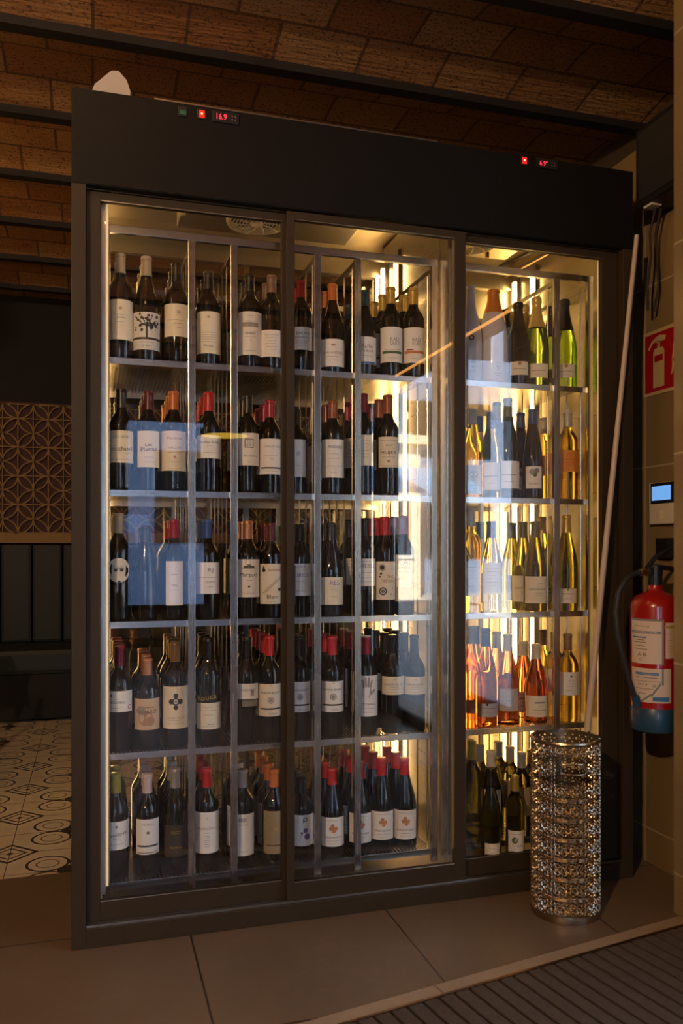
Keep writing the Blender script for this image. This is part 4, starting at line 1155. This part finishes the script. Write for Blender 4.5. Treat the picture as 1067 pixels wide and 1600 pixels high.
def art(word):
    return word
rnd = random.Random(11)
for row in ROWS:
    s, x, y, h, z0, z1, w, shape, glass, cap, lc, art_, rows, key = row
    side = 'left' if x < 1.1 else 'right'
    gw, cw, sw = GLASSWORD[glass], CAPWORD[cap], SHELFWORD[s]
    grp = 'wine bottles on the %s shelf of the %s rack' % (sw, side)
    lab = '%s wine bottle with %s cap and %s, front of the %s shelf' % (gw, cw, key, sw)
    if lab.count(cw + ' cap') > 1 or len(lab.split()) > 16:
        lab = '%s wine bottle with %s, front of the %s shelf' % (gw, key, sw)
    root = thing('wine_bottle', lab, 'wine bottle', (x, y, SH[s]), grp)
    bottle_parts(root, row)
    th = -math.atan2(x, y) * (.62 if x < 1.1 else .75)
    root.rotation_euler[2] = th + rnd.uniform(-.06, .06)
    step = max(.083, 2 * RAD[shape] + .003)
    for k in range(1, rows):
        if y + step * k > 2.985:
            break
        c = copy_tree(root)
        c.location = (x + rnd.uniform(-.002, .002), y + step * k, SH[s])
        c.rotation_euler[2] = th + rnd.uniform(-.5, .5)
        lab2 = '%s wine bottle %s in line behind the one with %s, %s shelf' % (gw, ORD[k], key, sw)
        if len(lab2.split()) > 16:
            lab2 = '%s bottle %s behind the one with %s, %s shelf' % (gw, ORD[k], key, sw)
        lab2 = lab2.replace(' and no label,', ',')
        if len(lab2.split()) > 16:
            lab2 = 'bottle %s behind the one with %s, %s shelf' % (ORD[k], key, sw)
        c['label'] = lab2

# two bottles stood on the cabinet floor in front of the right rack
for row, pos in (([4, 1.2385, 2.449, .292, .003, .058, .046, 'floorslim', 'olivedark', 'black', 'cream', 'small', 1, ''], .09),
                 ([4, 1.325, 2.449, .262, .021, .09, .05, 'half', 'olive', 'gold', 'white', 'swirl', 1, ''], .09)):
    if row[7] == 'floorslim':
        PROF['floorslim'] = PROF['burgundy']
        RAD['floorslim'] = .0325
    root = thing('wine_bottle', 'slim dark olive bottle with a low cream label standing in front of the right rack' if row[7] != 'half' else
                 'small gold capped bottle with a green swirl label standing before the right rack', 'wine bottle', (row[1], row[2], pos), 'bottles on the cabinet floor')
    bottle_parts(root, row)
    root.rotation_euler[2] = -.3

# ================================================================ UMBRELLA STAND
SX, SY, SR, SHH = 1.367, 2.215, .1, .527
M['filigree'] = mat('antique_pierced_metal', (0.45, 0.36, 0.25), 0.26, metal=1, bump=0.2, bscale=120)
us = thing('umbrella_stand', 'tall cylindrical umbrella stand of pierced antique metal in front of the cabinet', 'umbrella stand', (SX, SY, 0))
lat = bmesh.new()


def cyl_pt(u, z, r):
    a = u / SR
    return (SX + r * math.sin(a), SY - r * math.cos(a), z)


def strip(path, wdt, closed=True, thick=.0022):
    """ribbon of metal following a 2d path on the drum, domed towards the outside"""
    n = len(path)
    rows = []
    for i in range(n):
        p = Vector(path[i])
        a = Vector(path[(i - 1) % n] if closed or i > 0 else path[i])
        b = Vector(path[(i + 1) % n] if closed or i < n - 1 else path[i])
        t = (b - a).normalized()
        q = Vector((-t.y, t.x)) * wdt / 2
        rows.append([lat.verts.new(cyl_pt(p.x + q.x, p.y + q.y, SR - thick / 2)), lat.verts.new(cyl_pt(p.x, p.y, SR + thick)), lat.verts.new(cyl_pt(p.x - q.x, p.y - q.y, SR - thick / 2))])
    for i in range(n if closed else n - 1):
        j = (i + 1) % n
        lat.faces.new((rows[i][0], rows[j][0], rows[j][1], rows[i][1]))
        lat.faces.new((rows[i][1], rows[j][1], rows[j][2], rows[i][2]))
        lat.faces.new((rows[i][2], rows[j][2], rows[j][0], rows[i][0]))


def ring(u, z, r, wdt, n=10, sx=1.0, thick=.0022):
    strip([(u + sx * r * math.cos(2 * PI * i / n), z + r * math.sin(2 * PI * i / n)) for i in range(n)], wdt, True, thick)


def stud(u, z, r):
    c = lat.verts.new(cyl_pt(u, z, SR + .0045))
    rg = [lat.verts.new(cyl_pt(u + r * math.cos(2 * PI * i / 8), z + r * math.sin(2 * PI * i / 8), SR)) for i in range(8)]
    for i in range(8):
        lat.faces.new((c, rg[i], rg[(i + 1) % 8]))


CIRC = 2 * PI * SR
NU = 14
pu = CIRC / NU
ROWH = .0575
hu0, hu1, hz0, hz1 = -.045 - .022, .028 - .022, .437, .467
for rr_ in range(9):
    zc = .022 + ROWH * (rr_ + .5) - .008
    for c in range(NU):
        u = (c + .5) * pu - CIRC / 2
        if rr_ == 7 and hu0 - .012 < u < hu1 + .012:
            ring(u, zc - .022, .0055, .0026)
            continue
        ring(u, zc, .0092, .0064, 10)
        stud(u, zc, .0052)
        for a in range(4):
            an = a * PI / 2 + PI / 4
            ring(u + .0148 * math.cos(an), zc + .0148 * math.sin(an), .006, .0054, 8)
        for a in (-1, 1):
            ring(u, zc + a * .0168, .0055, .005, 8)
            stud(u, zc + a * .0215, .0024)
        ring(u + pu / 2, zc, .0068, .0056, 8)
        ring(u + pu / 2, zc + .0125, .0055, .005, 6)
        ring(u + pu / 2, zc - .0125, .0055, .005, 6)
        stud(u + pu / 2, zc + .012, .003)
        stud(u + pu / 2, zc - .012, .003)
        ring(u + pu / 2, zc + .0225, .0052, .0044, 6)
        ring(u + pu / 2, zc - .0225, .0052, .0044, 6)
    # plain moulded bands between the rows
    zb = zc + ROWH / 2
    if rr_ < 8 and rr_ != 6 and rr_ != 7:
        for dz in (-.0046, 0, .0046):
            strip([(i * CIRC / 48, zb + dz) for i in range(48)], .0046, True, .0016)
me = bpy.data.meshes.new('pierced_drum')
bmesh.ops.recalc_face_normals(lat, faces=lat.faces)
lat.to_mesh(me)
lat.free()
me.materials.append(M['filigree'])
me.transform(Matrix.Translation((-SX, -SY, 0)))
drum = bpy.data.objects.new('pierced_drum', me)
COL.objects.link(drum)
drum.parent = us
WOFF[drum.name] = Vector((SX, SY, 0))


def hoop(z, h, name, r0=SR, t=.004):
    MB().lathe([(r0 - t, -h / 2), (r0 + t * .5, -h / 2), (r0 + t, 0), (r0 + t * .5, h / 2), (r0 - t, h / 2), (r0 - t, -h / 2)], 56, (SX, SY, z)).build(name, M['filigree'], us, True)


hoop(SHH - .004, .01, 'rim')
hoop(.012, .022, 'base_ring')
MB().lathe([(0, 0), (SR - .004, 0), (SR - .004, .01), (0, .012)], 40, (SX, SY, .001)).build('base_plate', M['filigree'], us, True)
hp = []
for i in range(25):
    a = i / 24 * 2 * PI
    u = (hu0 + hu1) / 2 + (hu1 - hu0) / 2 * max(-1, min(1, 1.3 * math.cos(a)))
    z = (hz0 + hz1) / 2 + (hz1 - hz0) / 2 * max(-1, min(1, 1.3 * math.sin(a)))
    hp.append(cyl_pt(u, z, SR + .002))
MB().tube(hp, .0025, 6).build('handle_slot', M['filigree'], us, True)

# pole leaning in the corner
tag(MB().tube([(1.474, 2.35, .001), (1.60, 2.352, 1.09), (1.722, 2.355, 2.13)], .0115, 14, True, .0075).build('window_pole', M['pole'], None, True),
    'long pale pole leaning behind the umbrella stand up into the corner', 'pole')

# ================================================================ EXTINGUISHER
EX, EY, EZ = 1.70, 2.232, .522
M['exred'] = mat('red_enamel', (0.32, 0.008, 0.006), 0.25, coat=.6)
M['exblue'] = mat('blue_enamel', (0.015, 0.055, 0.1), 0.4, coat=.3)
M['expaper'] = mat('sticker_paper', (0.62, 0.5, 0.38), 0.5)
M['brass'] = mat('brass_fitting', (0.6, 0.42, 0.15), 0.3, metal=1)
ex = thing('fire_extinguisher', 'red fire extinguisher with blue foot hanging on the tiled wall', 'fire extinguisher', (EX, EY, EZ))
R_ = .076
MB().lathe([(R_, .075), (R_, .392), (R_ - .004, .408), (R_ - .014, .421), (R_ - .032, .431), (.028, .437), (.022, .444), (.021, .462), (0, .462)], 40, (EX, EY, EZ)).build('cylinder', M['exred'], ex, True)
MB().lathe([(0, 0), (R_ - .012, 0), (R_ - .003, .006), (R_ + .0005, .02), (R_ + .0005, .078), (R_ - .001, .08)], 40, (EX, EY, EZ)).build('foot', M['exblue'], ex, True)
vb = MB().tube([(EX, EY, EZ + .458), (EX, EY, EZ + .52)], .022, 16)
vb.box(EX - .03, EX + .02, EY - .014, EY + .014, EZ + .488, EZ + .512, .004)
vv = vb.build('valve', M['black'], ex)
MB().tube([(EX - .055, EY, EZ + .498), (EX - .028, EY, EZ + .498)], .011, 12).build('hose_fitting', M['brass'], vv, True)
MB().tube([(EX - .03, EY, EZ + .512), (EX, EY, EZ + .545), (EX + .05, EY - .01, EZ + .575), (EX + .085, EY - .02, EZ + .588)], .008, 8, True, .006).build('lever', M['black'], ex, True)
MB().tube([(EX, EY, EZ + .515), (EX + .05, EY - .01, EZ + .51), (EX + .1, EY - .025, EZ + .485)], .009, 8, True, .006).build('carry_handle', M['black'], ex, True)
hs = []
ctrl_pts = [(-.045, .498), (-.09, .49), (-.125, .462), (-.147, .42), (-.156, .36), (-.15, .30), (-.132, .235), (-.11, .165), (-.086, .10)]
for i in range(len(ctrl_pts) - 1):
    for t in range(4):
        p0 = ctrl_pts[max(i - 1, 0)]; p1 = ctrl_pts[i]; p2 = ctrl_pts[i + 1]; p3 = ctrl_pts[min(i + 2, len(ctrl_pts) - 1)]
        tt = t / 4
        q = [0.5 * ((2 * p1[j]) + (-p0[j] + p2[j]) * tt + (2 * p0[j] - 5 * p1[j] + 4 * p2[j] - p3[j]) * tt ** 2 + (-p0[j] + 3 * p1[j] - 3 * p2[j] + p3[j]) * tt ** 3) for j in (0, 1)]
        hs.append((EX + q[0], EY - .02 * min(1, i / 4), EZ + q[1]))
MB().tube(hs, .0085, 10).build('hose', M['rubber'], ex, True)
MB().tube([(EX - .088, EY - .02, EZ + .115), (EX - .080, EY - .018, EZ + .085)], .013, 10).build('nozzle_clip', M['exblue'], ex, True)
MB().box(EX - .02, 1.86, EY + .05, EY + .07, EZ + .36, EZ + .39).build('wall_bracket', M['black'], ex)
exoff = Vector((EX, EY, EZ))


def ex_patch(a0, a1, z0, z1, name, m_, parent, dr=.0008):
    n = 14
    b = MB()
    rr = R_ + dr
    for i in range(n):
        t0, t1 = a0 + (a1 - a0) * i / n, a0 + (a1 - a0) * (i + 1) / n
        b.poly([(EX + rr * math.sin(t), EY - rr * math.cos(t), EZ + z) for t, z in ((t0, z0), (t1, z0), (t1, z1), (t0, z1))])
    return b.build(name, m_, parent, 'all')


st1 = ex_patch(-1.75, -.35, .217, .355, 'instruction_sticker', M['expaper'], ex)
st2 = ex_patch(-1.75, -.02, .098, .203, 'instruction_sticker', M['expaper'], ex)
st3 = ex_patch(-.25, .8, .235, .345, 'instruction_sticker', M['expaper'], ex)
rr2 = R_ + .0015


def exf(a, b):
    t = a / rr2
    return (EX + rr2 * math.sin(t), EY - rr2 * math.cos(t), EZ + b)


c1 = -1.05 * rr2
add_print(st1, [('L', c1, .352, .105, .006, 'G'), ('L', -.36 * rr2, .285, .006, .138, 'G'), ('L', c1 - .002, .314, .10, .008, 'G'), ('T', 'EXTINTOR', c1, .314, .075, 'W', .005), ('T', 'POLVO 6 kg', c1 - .012, .332, .05, 'K', .006), ('L', c1 - .02, .298, .05, .004, 'B'),
                ('L', c1 - .02, .29, .04, .0015, 'K'), ('L', c1 - .02, .283, .05, .0015, 'K'), ('L', c1 - .02, .272, .04, .0015, 'K'), ('L', c1 - .015, .262, .045, .0015, 'K'), ('T', 'A B', c1 - .01, .245, .03, 'K', .010), ('T', 'C', c1 - .012, .23, .012, 'K', .009)], exf, 'label_print', exoff)
add_print(st2, [('L', -.36 * rr2, .178, .006, .05, 'G'), ('L', -.62 * rr2, .138, .05, .006, 'G', .95), ('L', -1.0 * rr2, .112, .04, .006, 'G', .65), ('L', -1.0 * rr2, .186, .075, .008, 'B'), ('T', 'PRESIÓN INCORPORADA', -1.0 * rr2, .186, .07, 'W', .003), ('L', -1.0 * rr2, .175, .07, .0015, 'K'), ('L', -.9 * rr2, .163, .09, .0012, 'K'),
                ('T', 'EN-3', -1.15 * rr2, .153, .03, 'K', .006), ('T', 'CE', -.7 * rr2, .15, .013, 'K', .007), ('L', -1.1 * rr2, .14, .06, .0012, 'K'), ('L', -1.2 * rr2, .125, .03, .0012, 'K'), ('L', -.42 * rr2, .11, .05, .014, 'B')], exf, 'label_print', exoff)
add_print(st3, [('L', .1 * rr2, .332, .06, .01, 'Y'), ('T', 'REVISIÓN', .1 * rr2, .332, .05, 'K', .005)] + [('L', .1 * rr2, .31 - i * .009, .05, .0014, 'Y') for i in range(7)], exf, 'label_print', exoff)

# fire sign on the wall
M['signpaper'] = mat('photoluminescent_card', (0.5, 0.38, 0.2), 0.45)
M['signred'] = mat('sign_red', (0.33, 0.007, 0.01), 0.4)
sg = thing('fire_sign', 'red and cream fire extinguisher sign on the tiled wall above the extinguisher', 'sign', (1.86, 2.395, 1.74))
pl = MB().box(1.857, 1.8595, 2.29, 2.50, 1.625, 1.848).build('sign_plate', M['signpaper'], sg)


def sgf(a, b):
    return (1.8562, 2.395 - a, 1.7365 + b)


def P_(pts, ink):
    return ('P', pts, ink)


add_print(pl, [P_([(-.096, -.1), (.096, -.1), (.096, .1), (-.096, .1)], 'signred')], sgf, 'red_field', Vector((1.86, 2.395, 1.74)))
ink = 'signpaper'
flm = lambda x0, z0, s: P_([(x0, z0), (x0 + .012 * s, z0 + .012), (x0 + .016 * s, z0 + .035), (x0 + .006 * s, z0 + .055), (x0 + .006 * s, z0 + .03)], ink)
add_print(pl, [P_([(-.052, -.088), (.006, -.088), (.006, .034), (-.002, .047), (-.044, .047), (-.052, .034)], ink), P_([(-.03, .047), (-.016, .047), (-.016, .07), (-.03, .07)], ink),
               P_([(-.04, .066), (.008, .066), (.016, .082), (-.02, .09), (-.036, .086)], ink), P_([(-.036, .086), (-.06, .076), (-.078, .052), (-.074, .046), (-.058, .064), (-.036, .072)], ink),
               flm(.04, -.06, 1), flm(.058, -.045, 1), flm(.044, -.01, 1), flm(.064, .01, 1), flm(.05, .03, 1)], lambda a, b: (1.8556, 2.395 - a, 1.7365 + b), 'pictogram', Vector((1.86, 2.395, 1.74)))
add_print(pl, [P_([(-.045, -.0), (.0, -.0), (.0, .022), (-.045, .022)], 'signred')], lambda a, b: (1.855, 2.395 - a, 1.7365 + b), 'pictogram_band', Vector((1.86, 2.395, 1.74)))

# door entry panel with a lit blue screen
ip = thing('intercom_panel', 'pale wall panel with a small lit blue screen below the fire sign', 'intercom', (1.86, 2.385, 1.25))
MB().box(1.84, 1.8595, 2.32, 2.449, 1.178, 1.32, .003).build('panel', M['whitepl'], ip)
MB().box(1.8375, 1.8399, 2.32, 2.437, 1.248, 1.318, .001).build('screen_bezel', M['black'], ip)
MB().box(1.8365, 1.8373, 2.333, 2.43, 1.259, 1.307).build('screen', mat('blue_screen_glow', (.1, .3, .6), .3, emit=(.16, .40, .85), es=.9), ip)
MB().box(1.8385, 1.8399, 2.375, 2.39, 1.195, 1.225).build('button', M['fanwhite'], ip)
kb = thing('wall_sensor', 'small black sensor box on the wall under the intercom', 'sensor', (1.86, 2.37, 1.09))
MB().box(1.83, 1.8595, 2.335, 2.402, 1.065, 1.13, .004).build('housing', M['black'], kb)
MB().box(1.828, 1.8299, 2.34, 2.395, 1.112, 1.116).build('edge_line', M['track'], kb)

# black loudspeaker box above, with cables
spk = thing('loudspeaker', 'black wall box high in the corner right of the cabinet header', 'loudspeaker', (1.80, 2.28, 2.23))
MB().box(1.75, 1.8595, 2.17, 2.40, 2.235, 2.50, .006).build('housing', M['black'], spk)
MB().box(1.747, 1.7495, 2.19, 2.38, 2.255, 2.48).build('grille', M['rubber'], spk)
MB().box(1.76, 1.80, 2.33, 2.37, 2.228, 2.2345).build('socket_plate', M['whitepl'], spk)
for i, dx in enumerate((0, .022)):
    c = MB().tube([(1.79 + dx, 2.35, 2.228), (1.785 + dx, 2.37, 2.15), (1.80 + dx, 2.385, 2.08), (1.79 + dx * 2, 2.39, 1.98), (1.80 + dx, 2.40, 1.9)], .004, 8).build('cable', M['rubber'], spk, True)

# ================================================================ MAT AND KERB
ang = math.radians(10.4)
ux, uy = math.cos(ang), math.sin(ang)
vx, vy = math.sin(ang), -math.cos(ang)
P0 = Vector((.834, 1.87))


def mp(a, b, z):
    return (P0.x + a * ux + b * vx, P0.y + a * uy + b * vy, z)


def slab(m, a0, a1, b0, b1, z0, z1):
    vs = [m.bm.verts.new(mp(a, b, z)) for z in (z0, z1) for a, b in ((a0, b0), (a1, b0), (a1, b1), (a0, b1))]
    for f in ((3, 2, 1, 0), (4, 5, 6, 7), (0, 1, 5, 4), (1, 2, 6, 5), (2, 3, 7, 6), (3, 0, 4, 7)):
        m.bm.faces.new([vs[i] for i in f])


kerb = MB()
slab(kerb, -.75, -.012, -.052, -.004, .0005, .006)
slab(kerb, -.008, .86, -.052, -.004, .0005, .006)
kb2 = kerb.build('trim_40', mat('stone_border', (.3, .21, .13), .4, var=.2, bscale=12))
struct(kb2)
dm = thing('entrance_mat', 'dark ribbed entrance mat at the lower right of the floor', 'doormat', (P0.x, P0.y, 0))
b = MB()
slab(b, -.75, .83, 0, 1.1, .0005, .004)
b.build('mat_backing', M['rubber'], dm)
b = MB()
slab(b, -.75, .83, -.004, .004, .0005, .0105)
b.build('edge_profile', M['copper'], dm)
b = MB()
for i in range(35):
    a = -.75 + i * .045
    slab(b, a, a + .036, .005, 1.1, .004, .0085)
b.build('mat_ribs', mat_ribs(), dm)

# ================================================================ BACK ROOM
M['goldpaint'] = mat('ochre_paint', (.24, .14, .035), .6)
M['bench'] = mat('dark_green_leather', (.012, .016, .012), .6)
ls = thing('lattice_screen', 'wall screen of interlaced ochre circles behind the banquette', 'lattice screen', (-.6, 6.2, 1.2))
lm = MB()
per = .2
xs0, xs1, zs0, zs1 = -2.6, 1.8, 1.21, 2.11


def flat_strip(pts, wd, y):
    for (a, b), (c, d) in zip(pts, pts[1:]):
        t = Vector((c - a, d - b))
        if t.length < 1e-6:
            continue
        t.normalize()
        q = Vector((-t.y, t.x)) * wd / 2
        lm.bm.faces.new([lm.bm.verts.new(v) for v in ((a + q.x, y, b + q.y), (a - q.x, y, b - q.y), (c - q.x, y, d - q.y), (c + q.x, y, d + q.y))])


nx = int((xs1 - xs0) / per)
for i in range(nx + 1):
    for j in range(10):
        cx = xs0 + i * per + (per / 2 if j % 2 else 0)
        cz = zs0 + j * per / 2
        pts = [(cx + .1 * math.cos(a * PI / 12), cz + .1 * math.sin(a * PI / 12)) for a in range(25)]
        pts = [(a, min(max(b, zs0), zs1)) for a, b in pts]
        flat_strip(pts, .009, 6.205)
for i in range(2 * nx + 2):
    flat_strip([(xs0 + i * per / 2, zs0), (xs0 + i * per / 2, zs1)], .007, 6.204)
for j in range(5):
    flat_strip([(xs0, zs0 + j * per), (xs1, zs0 + j * per)], .007, 6.204)
sol = lm.build('interlaced_circles', M['goldpaint'], ls)
md = sol.modifiers.new('thickness', 'SOLIDIFY')
md.thickness = .012
MB().box(xs0, xs1 + .05, 6.19, 6.225, 1.14, 1.205).build('bottom_rail', M['goldpaint'], ls)
MB().box(xs0, xs1 + .05, 6.23, 6.29, 1.14, 2.13).build('backing_board', mat('dark_red_board', (.05, .016, .012), .7), ls)
bq = thing('banquette', 'long dark green banquette against the back wall', 'bench', (-.6, 5.95, 0))
MB().box(-2.6, 1.8, 5.62, 6.2, .02, .30).build('plinth', M['darkwall'], bq)
MB().box(-2.6, 1.8, 5.6, 6.1, .30, .46, .03).build('seat_cushion', M['bench'], bq)
b = MB()
for i in range(22):
    b.box(-2.6 + i * .2 + .003, -2.4 + i * .2 - .003, 6.06, 6.19, .46, 1.13, .02)
b.build('backrest', M['bench'], bq)
tb = thing('dining_table', 'dark table with slanted legs in the unlit room behind the cabinet', 'table', (-1.05, 4.25, 0))
MB().box(-1.6, -.62, 3.95, 4.6, .72, .75, .004).build('tabletop', M['beam'], tb)
for sx, sy in ((1, 1), (1, -1), (-1, 1), (-1, -1)):
    MB().tube([(-1.11 + sx * .30, 4.27 + sy * .2, .72), (-1.11 + sx * (.30 if sx < 0 else .44), 4.27 + sy * .27, 0.012)] if sx < 0 else [(-1.11 + .55, 4.27 + sy * .2, .72 - .0), (-1.11 + .40, 4.27 + sy * .27, .012)], .016, 8).build('leg', M['beam'], tb)

# ================================================================ LAMPS
M['bulb'] = mat('warm_bulb', (1, .8, .5), .5, emit=(1, .55, .2), es=4)
M['shade'] = mat('mustard_shade', (.6, .4, .06), .5, emit=(1, .62, .06), es=3.5)


def pendant(x, y, z, e, label):
    t = thing('pendant_lamp', label, 'lamp', (x, y, z), 'pendant lamps of the dining room')
    MB().tube([(x, y, z + .16), (x, y, 2.84)], .004, 6).build('cord', M['black'], t)
    MB().lathe([(.02, .14), (.05, .12), (.2, .05), (.203, 0), (.198, 0), (.195, .045), (.04, .11), (0, .11)], 40, (x, y, z)).build('lamp_shade', M['beam'], t, True)
    MB().lathe([(0, .004), (.196, .004), (.196, .01), (0, .01)], 40, (x, y, z)).build('lamp_diffuser', M['shade'], t, True)
    if e:
        point('lamp_light', (x, y, z + .22), e, (1, .5, .16), .05)
        point('lamp_light', (x, y, z - .07), e * .4, (1, .62, .34), .06)
    return t


pendant(1.04, -2.0, 2.03, 0, 'mustard pendant lamp hanging behind the viewer')
pendant(-1.45, 3.85, 2.2, 18, 'mustard pendant lamp hanging beyond the cabinet on the left')


def ceiling_spot(x, y, e, label, down=.12):
    t = thing('ceiling_spot', label, 'lamp', (x, y, 2.45))
    MB().tube([(x, y, 2.62), (x, y, 2.87)], .006, 8).build('stem', M['black'], t)
    MB().lathe([(.04, .02), (.05, .02), (.05, .14), (.045, .14), (.045, .03), (.04, .03)], 24, (x, y, 2.45)).build('spot_housing', M['black'], t, True)
    MB().lathe([(0, 0), (.03, 0), (.03, .02), (0, .02)], 20, (x, y, 2.52)).build('bulb', M['bulb'], t, True)
    point('spot_light', (x, y, 2.60), e, (1, .5, .18), .04)
    point('spot_light', (x, y, 2.44), e * down, (1, .66, .36), .04)


ceiling_spot(-.1, 1.66, 15, 'small black ceiling lamp in front of the cabinet')
ceiling_spot(-1.3, -.6, 25, 'unseen black ceiling lamp added behind the viewer as warm front fill', 9)  # added lamp, lights the bottle labels from the front
ceiling_spot(-1.1, 1.6, 12, 'small black ceiling lamp left of the cabinet')
